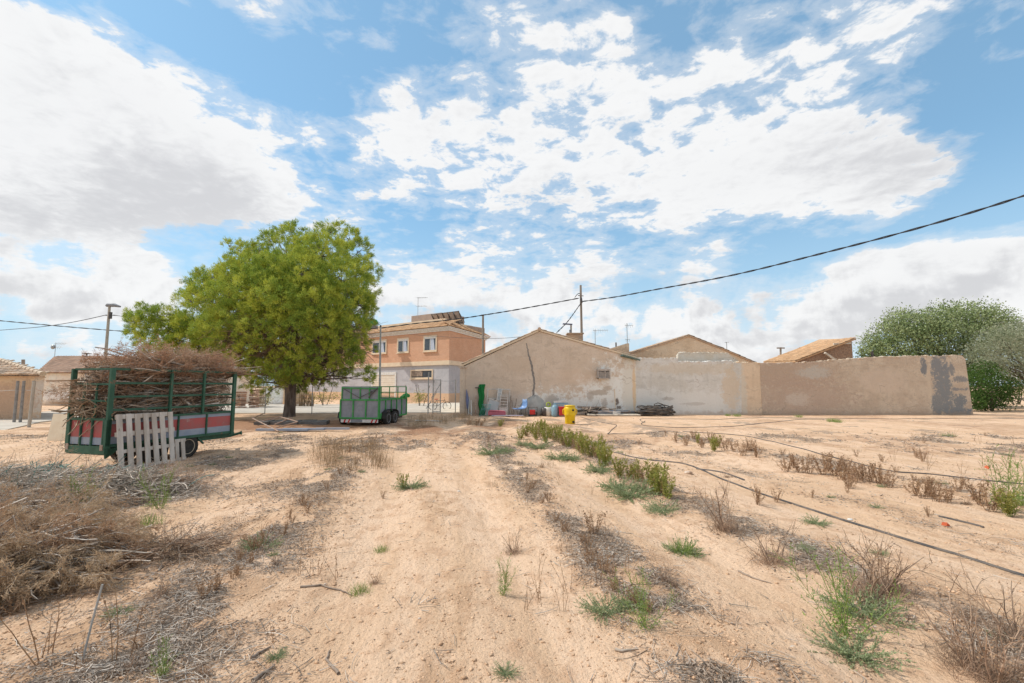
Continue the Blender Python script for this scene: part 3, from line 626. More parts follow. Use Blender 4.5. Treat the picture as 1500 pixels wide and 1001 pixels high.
def window(pa, pb, ya, yb, curtain=True, mull=True, name='window'):
    x0, zt_ = fac(pa, ya); x1, _ = fac(pb, ya); _, zb_ = fac((pa+pb)/2, yb); _, zt_ = fac((pa+pb)/2, ya)
    t = .13; mb = MB()
    mb.b2((x0,-.07,zb_),(x0+t,.02,zt_)); mb.b2((x1-t,-.07,zb_),(x1,.02,zt_)); mb.b2((x0+t,-.07,zt_-t),(x1-t,.02,zt_)); mb.b2((x0+t,-.07,zb_),(x1-t,.02,zb_+t))
    f = mb.build(name, MT['trim'], bh)
    mb = MB(); mb.b2((x0-.06,-.14,zb_-.07),(x1+.06,.0,zb_-.003)); mb.build('sill', MT['trim'], f)
    mb = MB(); mb.b2((x0+t,-.012,zb_+t),(x1-t,.0,zt_-t)); mb.build('pane', MT['window'], f)
    xm = (x0+x1)/2
    if mull:
        mb = MB(); mb.b2((xm-.03,-.04,zb_+t),(xm+.03,-.013,zt_-t)); mb.b2((x0+t,-.04,zb_+t),(x0+t+.05,-.013,zt_-t)); mb.b2((x1-t-.05,-.04,zb_+t),(x1-t,-.013,zt_-t)); mb.b2((x0+t,-.042,zt_-t-.2),(x1-t,-.0135,zt_-t)); mb.build('frame', MT['white'], f)
    if curtain:
        mb = MB(); w_ = x1-x0-2*t
        for k in range(6): mb.add([(xm+.05+w_*.36*k/6,-.0125-(k%2)*.008,zb_+t),(xm+.05+w_*.36*(k+1)/6,-.0125-((k+1)%2)*.008,zb_+t),(xm+w_*.28*(k+1)/6,-.0125-((k+1)%2)*.008,zt_-t-.2),(xm+w_*.28*k/6,-.0125-(k%2)*.008,zt_-t-.2)], [(0,1,2,3)])
        mb.build('curtain', MT['curtain'], f)
    return f
for a in ((508,521,500,519),(545.5,567,498,518.5),(582.5,599.5,495.3,517),(621,640.5,491.5,515)): window(*a)
window(602, 634.5, 541.5, 555, False, False, 'low_window')
x0, zt_ = fac(604,543.5); x1, zb_ = fac(619,553); mb = MB(); mb.b2((x0,-.05,zb_+.1),(x1,-.013,zt_-.05)); mb.build('shutter', MT['scrapwood'], bh)
x0, zt_ = fac(545,546); x1, _ = fac(581,546); mb = MB()
mb.b2((x0,-.06,0),(x0+.25,.01,zt_)); mb.b2((x1-.2,-.06,0),(x1,.01,zt_)); mb.b2((x0+.25,-.06,zt_-.3),(x1-.2,.01,zt_)); g = mb.build('garage_door', MT['white'], bh)
mb = MB()
for k in range(14): mb.b2((x0+.25,-.03+(k%2)*.012,k*(zt_-.3)/14),(x1-.2,-.004,(k+1)*(zt_-.3)/14-.012))
mb.build('door_slats', M('cream_door', (.74,.66,.55), (.70,.61,.49), 2), g)
# solar panels on its roof
x0, _ = fac(603, 470); x1, _ = fac(655, 470)
sp_ = thing('solar_panel_array', 'tilted row of dark solar panels on the brick house roof', 'solar panels', tuple(bh.matrix_basis@Vector((x0+1.0,2.6,zt+.2)))[:3], ang)
sp_.location = Vector((BX.x,44,0))+Matrix.Rotation(ang,3,'Z')@Vector((x0-.9,2.7,zt+.2)); wp = (x1-x0)*.80
slope = Vector((0,-1.7,1.35)); ncell = 5
for k in range(ncell):
    a = Vector((k*wp/ncell, 1.9, .0)); a.x += 0; t = Vector((.45,-1.2,1.12)); mb = MB(); q = Vector((wp/ncell-.10, 0, 0))
    mb.prism([a, a+q, a+q+t, a+t], (0, .05, .05)); o = mb.build('panel', M('solar_panel_back', (.50,.47,.46), (.40,.38,.38), 4, .5, 0) if k == 0 else bpy.data.materials['solar_panel_back'], sp_)
mb = MB()
for k in range(ncell+1):
    x = k*wp/ncell-.05; mb.bar((x,1.85,0),(x+.45,.65,1.12),.07); mb.bar((x+.4,.75,1.04),(x+.4,1.7,0),.05)
mb.bar((0,1.9,0),(wp,1.9,0),.06); mb.bar((.4,.68,1.10),(wp+.4,.68,1.10),.06); mb.build('support_frame', MT['darksteel'], sp_)
def antenna(px, y_top, y_bot, Y, label, booms=((.0,.6,6),), dish=False, vertical=False):
    p = W(px, y_bot, Y); zt_ = W(px, y_top, Y).z; t = thing('tv_antenna', label, 'antenna', (p.x, Y, p.z-.15), rnd.uniform(-.2,.2), 'television antennas on the roofs')
    h = zt_-p.z+.15; mb = MB(); mb.tube([(0,0,-.1),(0,0,h)], .022, 6); mb.build('mast', MT['galv'], t); mb = MB()
    for dz, L_, n in booms:
        if mb.v: mb.build('aerial', MT['galv'], t); mb = MB()
        z = h-dz-.05; mb.tube([(-.15,0,z),(L_,.1,z+.04)], .014, 5)
        for k in range(n):
            x = -.1+L_*k/max(1,n-1); w_ = .24-.012*k
            mb.tube([(x,-w_*.4,z-w_*.7),(x,w_*.4,z+w_*.7)] if vertical else [(x-w_*.6,-w_,z+.02),(x+w_*.6,w_,z+.02)], .009, 4)
    mb.build('aerial', MT['galv'], t)
    if dish:
        mb = MB(); mb.lathe([(.02,0),(.12,.03),(.20,.08),(.21,.08),(.13,.02),(.02,-.01)], (-.2,-.1,h-.35), 14, 'y'); mb.build('dish', MT['galv'], t)
    return t
o_ = bh.location+Matrix.Rotation(ang,3,'Z')@Vector((-4.2,6,0))
antenna(612, 436, 462, 47.5, 'tall thin antenna above the solar panels of the brick house', ((0,1.0,6),(.9,.9,4)))
antenna(872, 483, 506, 33, 'antenna with one long boom right of the wooden utility pole', ((.02,1.0,7),), False, True)
antenna(919, 474, 506, 31.5, 'dark antenna with two short aerials standing on the tan wall stub', ((.1,.5,4),(1.1,.25,3)), False, True)
antenna(1065, 501, 518, 34, 'small antenna on the right slope of the tan house roof', ((.0,.25,3),))
antenna(80, 503, 522, 42, 'bushy antenna on the ridge of the cream farmhouse', ((.0,.9,8),(.35,.5,4)), True, True)
mb = MB(); p = W(127,523,42); mb.tube([(0,0,-.2),(0,0,.25)],.05,8); mb.lathe([(.02,.25),(.33,.27),(.36,.31),(.05,.36)],(0,0,0),12)
tag(mb.build('roof_cowl', MT['darksteel'], None, (p.x,42,p.z)), 'flat metal cowl on the ridge of the cream farmhouse', 'vent')
# ================================================================== cream farmhouse far left
YF = 38.0; xa = W(60,594,YF).x; r = thing('cream_farmhouse', 'single-storey cream farmhouse with a brown hipped tile roof behind the loaded trailer', 'house', (xa, YF, 0))
ze = W(60,547,YF).z; zr_ = W(100,522.5,42).z; Lh = 13
mb = MB(); mb.b2((0,0,-.3),(2.6,8,ze)); mb.b2((2.603,-.05,-.3),(Lh,8,ze-.01))
mb.build('wall', plaster('cream_wall', (.62,.53,.43), (.70,.64,.56), patches=((1.5,.6,1.6,.8,(.70,.68,.64),.7),(2.1,.2,2.5,.4,(.40,.32,.24),.8))), r)
hipx = W(80,522,42).x-xa
mb = MB(); E0, E1 = Vector((-.35,-.35,ze+.003)), Vector((Lh,-.35,ze+.003)); K0, K1 = Vector((hipx,4,zr_)), Vector((Lh-3.2,4,zr_)); B0, B1 = Vector((-.35,8.3,ze+.003)), Vector((Lh,8.3,ze+.003))
mb.add([E0,E1,K1,K0,B0,B1], [(0,1,2,3),(0,3,4),(3,2,5,4),(0,4,5,1),(1,5,2)])
nj = 13
for j in range(nj):
    a = E0+(K0-E0)*(j/nj); tiles(mb, a+Vector((0,0,.02)), Vector((E1.x+(K1.x-E1.x)*j/nj-a.x,0,0)), Vector((0,K1.y-E1.y,K1.z-E1.z))/nj, (0,-.4,.9), .24, .5, .05, .012, 4)
mb.build('roof', MT['tile'], r)
# ================================================================== tiled shed, far left
YS = 22.4; xr = W(59.5,615,YS).x; r = thing('adobe_shed', 'low adobe shed with old curved clay roof tiles at the far left', 'shed', (xr, YS, 0))
ze = W(58,551,YS).z
mb = MB(); mb.prism([(-14,0,-.3),(0,0,-.3),(-5.3,5,-.3),(-14,5,-.3)], (0,0,ze+.3)); mb.build('wall', plaster('adobe_wall', (.50,.345,.225), (.44,.30,.19), rb=.7, sc_=1.3, patches=((-.25,1.2,.3,1.6,(.50,.46,.41),.7),(-2,.9,2.,.9,(.40,.27,.19),.7),(-3,2.0,3,.25,(.60,.44,.28),.7))), r)
E0 = Vector((.12,-.22,ze+.003)); P = W(0,530,24.4); K0 = Vector((P.x-xr, 2.0, P.z)); up_ = Vector((0, 2.22, K0.z-ze)); nj = 6; Ll = -10
mb = MB(); P2 = Vector((Ll,2.0,K0.z)); mb.add([E0, Vector((Ll,E0.y,E0.z)), P2, K0, Vector((-5.2,5.2,E0.z)), Vector((Ll,5.2,E0.z))], [(0,3,2,1),(0,4,3),(3,4,5,2),(0,1,5,4)])
for j in range(nj):
    a = E0+(K0-E0)*(j/nj); tiles(mb, Vector((Ll,a.y,a.z+.02)), Vector((a.x-Ll,0,0)), up_/nj, (0,-.3,.95), .24, .4, .065, .03, 6)
mb.build('roof', MT['tileold'], r)
mb = MB()
for k in range(12): a = E0+(K0-E0)*(k/12); b = E0+(K0-E0)*((k+1.15)/12); mb.tube([a+Vector((0,0,.09)), b+Vector((0,0,.09))], [.13,.10], 8)
mb.build('hip_tiles', M('hip_mortar', (.58,.46,.34), (.48,.37,.27), 4), r)
# ================================================================== poles, lamps, cables
def pole(name, label, cat, px, yb, yt, Y, r0, r1, m, pxt=None, sides=10, square=False):
    p = W(px, yb, Y); q = W(pxt or px, yt, Y); t = thing(name, label, cat, (p.x, Y, 0)); z0 = -.3
    sl_ = (q.x-p.x)/(q.z-p.z); mb = MB(); f0 = lambda z: (sl_*(z-p.z), 0, z)
    mb.tube([f0(z0), f0((z0+q.z)/2), f0(q.z)], [r0, (r0+r1)/2, r1], 4 if square else sides, smooth=not square); mb.build('pole', m, t); return t, Vector(f0(q.z))
polewood = M('grey_pole_wood', (.33,.28,.235), (.24,.20,.165), 5, stretch=(1,1,.1), bmp=.3); poleconc = M('pole_concrete', (.44,.40,.34), (.37,.33,.28), 4, bmp=.2)
t, q = pole('street_lamp', 'concrete street lamp post with a flat dark head behind the loaded trailer', 'street lamp', 148.5, 600, 449, 27, .105, .065, poleconc, 160.5)
mb = MB(); mb.tube([q+Vector((-.2,0,.03)),q+Vector((-.1,0,.08)),q+Vector((.3,0,.07)),q+Vector((.65,0,-.02))], [.07,.12,.11,.05], 10); lh = mb.build('lamp_head', MT['greymetal'], t)
mb = MB(); mb.bar(q+Vector((.1,0,-.35)), q+Vector((.1,0,-.75)), .12, .12); mb.tube([q+Vector((-.35,0,-.55)),q+Vector((.5,0,-.55))], .02, 6); mb.build('bracket', MT['darksteel'], t)
t, q = pole('street_lamp', 'slim grey lamp post between the green trailer and the brick house', 'street lamp', 556, 598, 479, 30, .085, .05, MT['galv'], 557.5)
mb = MB(); mb.tube([q, q+Vector((0,0,.12))], [.07,.04], 8); mb.build('cap', MT['darksteel'], t)
t, q = pole('street_lamp', 'street lamp with a flat panel head behind the gabled house ridge', 'street lamp', 836.5, 560, 476, 36, .10, .07, poleconc)
mb = MB(); mb.box(q+Vector((-.28,0,.05)), (.75,.35,.07), (0,.06,0)); mb.build('lamp_head', M('blue_lamp_head', (.16,.20,.32), None, 3), t)
mb = MB(); mb.b2((q.x-.14,-.1,q.z-.85),(q.x+.02,.1,q.z-.4)); mb.build('bracket', MT['greymetal'], t)
t, q = pole('utility_pole', 'wooden utility pole carrying the long black cable above the gabled house', 'utility pole', 853.5, 560, 418, 32, .11, .075, polewood, 850.5)
mb = MB(); mb.bar(q+Vector((.0,-.1,-.95)), q+Vector((.04,-.1,-1.3)), .2, .12); mb.tube([q+Vector((-.2,0,-.75)),q+Vector((.2,0,-.78))], .03, 6); mb.build('bracket', MT['darksteel'], t)
t, q = pole('utility_pole', 'plain grey pole between the brick house and the gabled house', 'utility pole', 707.5, 570, 462, 38, .11, .09, polewood)
mb = MB(); mb.tube([q+Vector((-.15,0,.0)),q+Vector((.3,0,.05))], .05, 6); mb.build('bracket', MT['darksteel'], t)
t, q = pole('utility_pole', 'tiny distant pole left of the cream farmhouse roof', 'utility pole', 34, 575, 527, 60, .22, .18, polewood)
t, q = pole('utility_pole', 'thin distant pole behind the roof of the ruined stone shed', 'utility pole', 1143.5, 560, 509, 60, .14, .12, polewood)
mb = MB(); mb.bar(q+Vector((-.5,0,-.1)), q+Vector((.5,0,-.1)), .16); mb.build('crossarm', polewood, t)
def cable(label, pts, Y0, Y1, r=.022, twist=True, name='overhead_cable'):
    A = W(*pts[0], Y0); B = W(*pts[-1], Y1); P = []
    for px, py in pts:
        u, y, w_ = ray(px, py); q_ = u/y; dx, dy = B.x-A.x, B.y-A.y
        s = (q_*A.y-A.x)/(dx-q_*dy); P.append(W(px, py, A.y+s*dy))
    Q = []                                       # Catmull-Rom through the points
    for i in range(len(P)-1):
        p0, p1, p2, p3 = P[max(0,i-1)], P[i], P[i+1], P[min(len(P)-1,i+2)]
        for k in range(10):
            t_ = k/10; Q.append(.5*((2*p1)+(p2-p0)*t_+(2*p0-5*p1+4*p2-p3)*t_*t_+(3*p1-p0-3*p2+p3)*t_**3))
    Q.append(P[-1]); mb = MB()
    if twist:
        L_ = 0; T1, T2, last = [], [], Q[0]; Z = []
        for i in range(len(Q)-1):
            n_ = max(2, int((Q[i+1]-Q[i]).length/.12))
            for k in range(n_): Z.append(Q[i]+(Q[i+1]-Q[i])*k/n_)
        for i, p in enumerate(Z):
            a = i*.55; o = Vector((0, math.cos(a), math.sin(a)))*r*.8; T1.append(p+o); T2.append(p-o)
        mb.tube(T1, r*.75, 5); mb.tube(T2, r*.75, 5)
    else: mb.tube(Q, r, 5)
    return tag(mb.build(name, MT['cable'], None), label, 'cable')
cable('thick black cable rising from the wooden pole across the sky to the right', [(852,442),(900,435.5),(960,424.5),(1070,404),(1200,372.5),(1350,333),(1500,287),(1640,238)], 32, 13, .030)
cable('black cable from the wooden pole past the grey pole to the brick house', [(848,437),(800,446),(750,455),(707,462),(663,468.5),(610,474),(557,481)], 32, 32, .030)
cable('short slack cable dropping from the wooden pole to the gabled house roof', [(851,444),(842,457),(830,473),(815,488)], 32, 29, .028)
cable('looped jumper wire beside the wooden pole top', [(842,436),(846,431),(850,430)], 31.9, 32, .025, False)
cable('black cable crossing behind the pine tree at the far left', [(-80,463),(0,470),(60,475.5),(155,483.5),(230,488.5),(330,491),(440,488),(557,481)], 30, 30, .024)
cable('thin cable rising to the concrete street lamp at the far left', [(-60,489),(0,484),(60,479),(110,471.5),(156,461.5)], 40, 27, .022, False)
cable('thin cable running from the concrete street lamp into the pine tree', [(166,461.5),(200,466),(280,470),(370,472),(450,475),(557,480)], 27, 30, .014, False)
cable('thin wire across the sky between the brick house and the gabled house', [(600,490),(657,494),(700,496),(740,495.5),(775,492)], 43, 27.2, .012, False)
# ================================================================== loaded cage trailer
th = R(-15); Nx, Ny = -7.9, 9.0      # near rear corner; local +y runs forward along the side, -x across the tail
TL, TW = 2.85, .98
tr = thing('cage_trailer', 'green farm trailer with red and blue-grey sides and a tall cage full of branches', 'trailer', (Nx, Ny, gz(Nx, Ny)), th)
gd = MT['greendk']
ztop, zpan, zpb, zfb = 1.99, .98, .50, .33
for (x0, x1, y, fn) in ((-TW, 0, 0, -1), (-TW, 0, TL, 1)):            # tail and front boards
    mb = MB(); mb.b2((x0+.03, y-.015, zpb), (x1-.03, y+.015, zpan)); t = mb.build('tailboard' if y == 0 else 'headboard', MT['red'], tr)
    mb = MB(); o = -.0185 if y == 0 else .0185
    mb.b2((x0+.03, y+o-.002, zpb), (x1-.03, y+o+.002, zpb+.14)); mb.build('blue_stripe', MT['bluegrey'], t)
    mb = MB()
    for k in range(4): mb.bar((x0+.03+k*(TW-.06)/3, y+o*1.9, zpb-.02), (x0+.03+k*(TW-.06)/3, y+o*1.9, zpan), .035, .03)
    mb.bar((x0, y+o, zpan+.012), (x1, y+o, zpan+.012), .045, .045); mb.build('board_frame', gd, t)
for sx in (0, -TW):
    mb = MB(); mb.b2((sx-.012, .03, zpb), (sx+.012, TL-.03, zpan)); t = mb.build('side_board', MT['red'], tr)
    mb = MB(); o = .0145 if sx == 0 else -.0145
    for z0, z1 in ((zpb, zpb+.15), (zpan-.085, zpan)): mb.b2((sx+o-.002, .03, z0), (sx+o+.002, TL-.03, z1))
    mb.build('blue_stripe', MT['bluegrey'], t)
    mb = MB()
    for k in range(5): mb.bar((sx+o*1.9, .02+k*(TL-.04)/4, zpb-.02), (sx+o*1.9, .02+k*(TL-.04)/4, zpan), .03, .045)
    mb.bar((sx+o, 0, zpan+.012), (sx+o, TL, zpan+.012), .045, .045); mb.bar((sx+o, 0, zpb-.02), (sx+o, TL, zpb-.02), .05, .06); mb.build('board_frame', gd, t)
mb = MB(); mb.b2((-TW+.03, .02, zpb-.06), (-.03, TL-.02, zpb-.03)); mb.build('load_floor', MT['scrapwood'], tr)
for x in (0, -TW):                                                    # cage posts and rails
    for k, y in enumerate((0, TL*.42, TL*.70, TL)):
        mb = MB(); w_ = .085 if k in (0, 3) else .05; mb.bar((x+(.035 if x == 0 else -.035), y, zfb+.1 if k in (0,3) else zpan), (x+(.035 if x == 0 else -.035), y, ztop), w_, .05, (1,0,0)); mb.build('cage_post', gd, tr)
    mb = MB()
    for z in (1.17, 1.43, 1.70, ztop-.01): mb.bar((x+(.012 if x == 0 else -.012), 0, z), (x+(.012 if x == 0 else -.012), TL, z), .032, .042)
    mb.build('side_rail', gd, tr)
mb = MB()
for z in (1.35, 1.68, ztop-.01): mb.bar((-TW, 0, z), (-.02, 0, z), .028, .035); mb.bar((-TW, TL, z), (-.02, TL, z), .028, .035)
for x in (-TW*.36, -TW*.70): mb.bar((x, 0, zpan), (x, 0, ztop-.3), .03, .03)
mb.build('tail_rail', gd, tr)
mb = MB(); mb.b2((-TW-.02,-.05,zfb),(.05,.02,zfb+.15)); mb.b2((-TW-.02,-.02,zfb-.02),(.05,-.0,zfb-.0)); mb.b2((-.01,-.05,zfb+.15),(.06,.03,zpan)); mb.b2((-TW-.05,-.05,zfb+.15),(-TW+.02,.03,zpan)); t = mb.build('rear_bumper', gd, tr)
mb = MB()
for x in (-.02, -TW+.03): mb.b2((x-.035,-.066,zfb+.07),(x+.035,-.051,zfb+.18))
mb.build('tail_lamp', MT['rust'], t)
mb = MB(); mb.bar((-.08,0,zfb+.06),(-.08,TL+.05,zfb+.06),.06,.10); mb.bar((-TW+.08,0,zfb+.06),(-TW+.08,TL+.05,zfb+.06),.06,.10)
mb.prism([(.0,.0,zfb+.1),(.0,.32,zfb+.1),(.0,.02,zfb-.1)], (-.04,0,0)); mb.bar((.0,TL-.9,zfb+.1),(.0,TL-.75,zfb-.05),.04,.03)
mb.build('chassis', gd, tr)
mb = MB(); mb.bar((-.1,TL,zfb+.07),(-TW/2,TL+.35,zfb+.05),.06,.07); mb.bar((-TW+.1,TL,zfb+.07),(-TW/2,TL+.35,zfb+.05),.06,.07); mb.bar((-TW/2,TL+.3,zfb+.05),(-TW/2,TL+.55,zfb+.04),.08); mb.build('drawbar', gd, tr)
mb = MB(); mb.tube([(.03,TL-.05,zfb+.05),(.25,TL+.02,zfb+.12),(.30,TL+.05,zfb+.13)],[.03,.03,.05],8); mb.build('side_bracket', gd, tr)
def wheel(parent, x, y, r, wd, mt, rm, hub=True):
    mb = MB(); a = wd/2
    mb.lathe([(r*.62,-a*.8),(r*.80,-a),(r*.95,-a*.9),(r,-a*.55),(r,a*.55),(r*.95,a*.9),(r*.80,a),(r*.62,a*.8)], (x,y,r-.01), 26, 'x'); w_ = mb.build('wheel', mt, parent)
    mb = MB(); s_ = 1
    mb.lathe([(r*.10,a*.55),(r*.2,a*.6),(r*.26,a*.35),(r*.45,a*.30),(r*.52,a*.55),(r*.60,a*.84),(r*.64,a*.86),(r*.62,-a*.8),(.01,-a*.5)], (x,y,r-.01), 22, 'x')
    for k in range(6):
        a_ = k*PI/3; mb.box((x+a*.42, y+math.cos(a_)*r*.36, r-.01+math.sin(a_)*r*.36), (.02,.03,.03))
    mb.build('rim', rm, w_); return w_
for y in (1.0, 1.71):
    wheel(tr, -.06, y, .265, .17, MT['rubber'], MT['rim']); wheel(tr, -TW+.06, y, .265, .17, MT['rubber'], MT['rim'])
    mb = MB(); mb.tube([(-.1,y,.26),(-TW+.1,y,.26)],.03,8); mb.build('axle', MT['darksteel'], tr)
TM = Matrix.Translation(tr.location) @ Matrix.Rotation(th, 4, 'Z')
# ------------------------------------------------------------------ pallets and board
def pallet(name, label, base, rotz, lean, wd_, ht, n, skew=0, rails=3, grp=None, m='wood'):
    t = thing(name, label, 'pallet', base, rotz, grp); RX = Matrix.Rotation(lean, 3, 'X')
    bw = wd_/(n+ (n-1)*.62)
    for k in range(n):
        x = bw/2+k*(wd_-bw)/(n-1)+rnd.uniform(-.01,.01); mb = MB(); mb.box(RX@Vector((x, -.05, ht/2+rnd.uniform(-.012,.012))), (bw, .022, ht*rnd.uniform(.97,1.0)), RX@Matrix.Rotation(rnd.uniform(-.015,.015),3,'Y'))
        bevel(mb.build('slat', MT[m], t), .003, 1)
    for j in range(rails):
        z = ht*(.05+.9*j/(rails-1)) if rails > 1 else ht/2; mb = MB()
        mb.box(RX@Vector((wd_/2+.03, .0, z)), (wd_+rnd.uniform(-.02,.09), .075, .09 if j != 1 else .07), RX); bevel(mb.build('rail', MT[m], t), .004, 1)
    return t
side = Vector((math.sin(-th), math.cos(-th), 0)); outw = Vector((math.cos(-th), -math.sin(-th), 0))
pb = Vector((Nx, Ny, 0))+outw*.34+side*.02
pallet('wooden_pallet', 'large grey slatted pallet leaning upright against the side of the loaded trailer', (pb.x, pb.y, gz(pb.x,pb.y)-.02), PI/2+th, R(-10), 1.10, 1.13, 7, rails=4)
pb2 = Vector((Nx, Ny, 0))+outw*.26+side*1.20
pallet('wooden_pallet', 'short narrow pallet piece half hidden behind the large leaning pallet', (pb2.x, pb2.y, gz(pb2.x,pb2.y)), PI/2+th, R(-8), .22, .46, 2, rails=2)
x, y = G(92, 646); mb = MB(); cw = 1.05
t = MB(); t.box((.40, 0, .40), (.80, .02, .80), (R(-8), 0, R(-3))); o = t.build('cream_board', MT['cream'], None, (W(71,640,y).x, y, gz(x,y))); o.rotation_euler = (0,0,R(-4)); bevel(o, .004, 1)
tag(o, 'blank cream board standing on edge behind the tail of the loaded trailer', 'board')
# ================================================================== green tandem trailer
th2 = R(-9); T2 = (-5.5, 19.0); L2, W2 = 2.9, 1.69; gr = MT['green']; gm = MT['greymetal']
g2 = thing('box_trailer', 'bright green twin-axle trailer with grey panels, parked beside the pine tree', 'trailer', (T2[0], T2[1], gz(*T2)-.0), th2)
zb, zt2, zu = .28, 1.05, 1.60
for nm, a, b in (('tailboard',(-W2,0),(0,0)),('headboard',(-W2,L2),(0,L2)),('side_board',(0,0),(0,L2)),('side_board',(-W2,0),(-W2,L2))):
    mb = MB(); a3, b3 = Vector((*a,(zb+zt2)/2)), Vector((*b,(zb+zt2)/2)); mb.bar(a3, b3, .02, zt2-zb-.02); t = mb.build(nm, gm, g2)
    mb = MB(); n = 4 if nm in ('tailboard','headboard') else 5; off = {('tailboard'):Vector((0,-.022,0)),'headboard':Vector((0,.022,0))}.get(nm, Vector((.022 if a[0]==0 else -.022,0,0)))
    if nm == 'side_board': n = 6
    for k in range(n):
        p = Vector((a[0]+(b[0]-a[0])*k/(n-1), a[1]+(b[1]-a[1])*k/(n-1), 0))+off*1.2; mb.bar(p+Vector((0,0,zb)), p+Vector((0,0,zt2)), .05)
    for z in (zb+.02, zt2): mb.bar(Vector((*a,z))+off, Vector((*b,z))+off, .045, .06)
    mb.build('board_frame', gr, t)
# tall closed panel over the tail half (folded ramp), open rails over the rest
mb = MB(); mb.bar((-W2+.03,.02,(zt2+zu)/2+.03), (-.02,.02,(zt2+zu)/2-.0), .02, zu-zt2-.02); t = mb.build('raised_tailgate', gm, g2)
mb = MB()
for k in range(5): x = -W2+.03+k*(W2-.05)/4; mb.bar((x,-.012,zt2), (x,-.012,zu-.03), .04)
mb.bar((-W2+.02,-.012,zu-.05),(-.02,-.012,zu-.08),.035,.045); mb.build('gate_frame', gr, t)
mb = MB(); mb.bar((-W2+.1,-.04,zu-.08),(-W2*.5,-.04,zt2+.08),.02); mb.bar((-W2*.5,-.04,zt2+.1),(-.1,-.04,zu-.1),.02); mb.bar((-.45,-.05,zt2+.1),(-.05,-.05,zu-.05),.035); mb.bar((-.4,-.045,zt2+.3),(-.3,-.045,zu-.2),.05); mb.build('brace', MT['darksteel'], t)
for sx in (-W2, 0):
    mb = MB()
    for k in range(6):
        y = .05+k*(L2-.08)/5
        if sx == 0 and k in (1,2,3,4): continue
        mb.bar((sx,y,zt2),(sx,y,zu),.035)
    if sx < 0:
        for z in (zt2+.28, zu-.01): mb.bar((sx,.05,z),(sx,L2,z),.03,.035)
    mb.build('cage_post', gr, g2)
mb = MB()
for k in range(5): x = -W2+k*W2/4; mb.bar((x,L2,zt2),(x,L2,zu),.035)
for z in (zt2+.28, zu-.01): mb.bar((-W2,L2,z),(0,L2,z),.03,.035)
mb.build('front_rail', gr, g2)
mb = MB(); mb.b2((-W2+.02,.02,zb-.03),(-.02,L2-.02,zb-.005)); mb.bar((-W2+.2,.1,zb-.09),(-W2+.2,L2,zb-.09),.06,.09); mb.bar((-.2,.1,zb-.09),(-.2,L2,zb-.09),.06,.09); mb.build('chassis', MT['darksteel'], g2)
mb = MB(); mb.bar((-W2*.3,L2,zb-.08),(-W2/2,L2+1.1,zb-.05),.06); mb.bar((-W2*.7,L2,zb-.08),(-W2/2,L2+1.1,zb-.05),.06); mb.bar((-W2/2,L2+1.05,zb-.05),(-W2/2,L2+1.4,zb-.05),.07); mb.tube([(-W2/2,L2+1.2,zb),(-W2/2,L2+1.2,0)],.03,8); mb.build('drawbar', gr, g2)
mb = MB(); mb.b2((-W2+.02,-.02,zb-.16),(-.02,.0,zb-.035)); lb = mb.build('light_board', MT['white'], g2)
for x in (-W2+.14,-W2+.33,-.16,-.34): MB().prism([(x,-.024,zb-.16),(x+.07,-.024,zb-.16),(x+.12,-.024,zb-.035),(x+.05,-.024,zb-.035)], (0,.003,0)).build('warning_stripe', MT['redp'], lb)
mb = MB(); mb.b2((-W2*.72,-.03,zb-.15),(-W2*.42,-.0245,zb-.04)); mb.build('number_plate', MT['greymetal'], lb)
for x in (.02, -W2-.02):
    mb = MB(); s_ = 1 if x > 0 else -1; yc = .85
    mb.tube([(x+s_*.11,.12,zb+.0),(x+s_*.11,.20,zb+.24),(x+s_*.11,.5,zb+.345),(x+s_*.11,1.25,zb+.345),(x+s_*.11,1.52,zb+.24),(x+s_*.11,1.6,zb)],.0); mb.v=[]; mb.f=[]; mb.mi=[]; mb.sm=[]
    A = [(.16,zb),(.22,zb+.24),(.5,zb+.34),(1.25,zb+.34),(1.50,zb+.24),(1.58,zb)]
    for (a1,b1),(a2,b2) in zip(A,A[1:]): mb.bar((x+s_*.11,a1,b1),(x+s_*.11,a2,b2),.20,.02,(0,0,1) if abs(a2-a1)>.2 else (0,1,0)); mb.build('mudguard', MT['darksteel'], g2)
    for y in (.52, 1.20): wheel(g2, x+s_*.12, y, .285, .17, MT['rubber'], MT['rimgrey'])
mb = MB(); mb.prism([(.015,.0,zb-.01),(.015,.28,zb-.01),(.015,.36,zb+.28),(.015,.0,zb+.14)], (.03,0,0)); mb.build('side_plate', gr, g2)
mb = MB(); mb.b2((-.03,L2-.35,zt2+.03),(.12,L2+.12,zt2+.20)); mb.tube([(-.02,L2-.6,zt2+.05),(.08,L2-.2,zt2+.22),(.12,L2+.1,zt2+.1)],.05,7); o = mb.build('rolled_net', gr, g2)
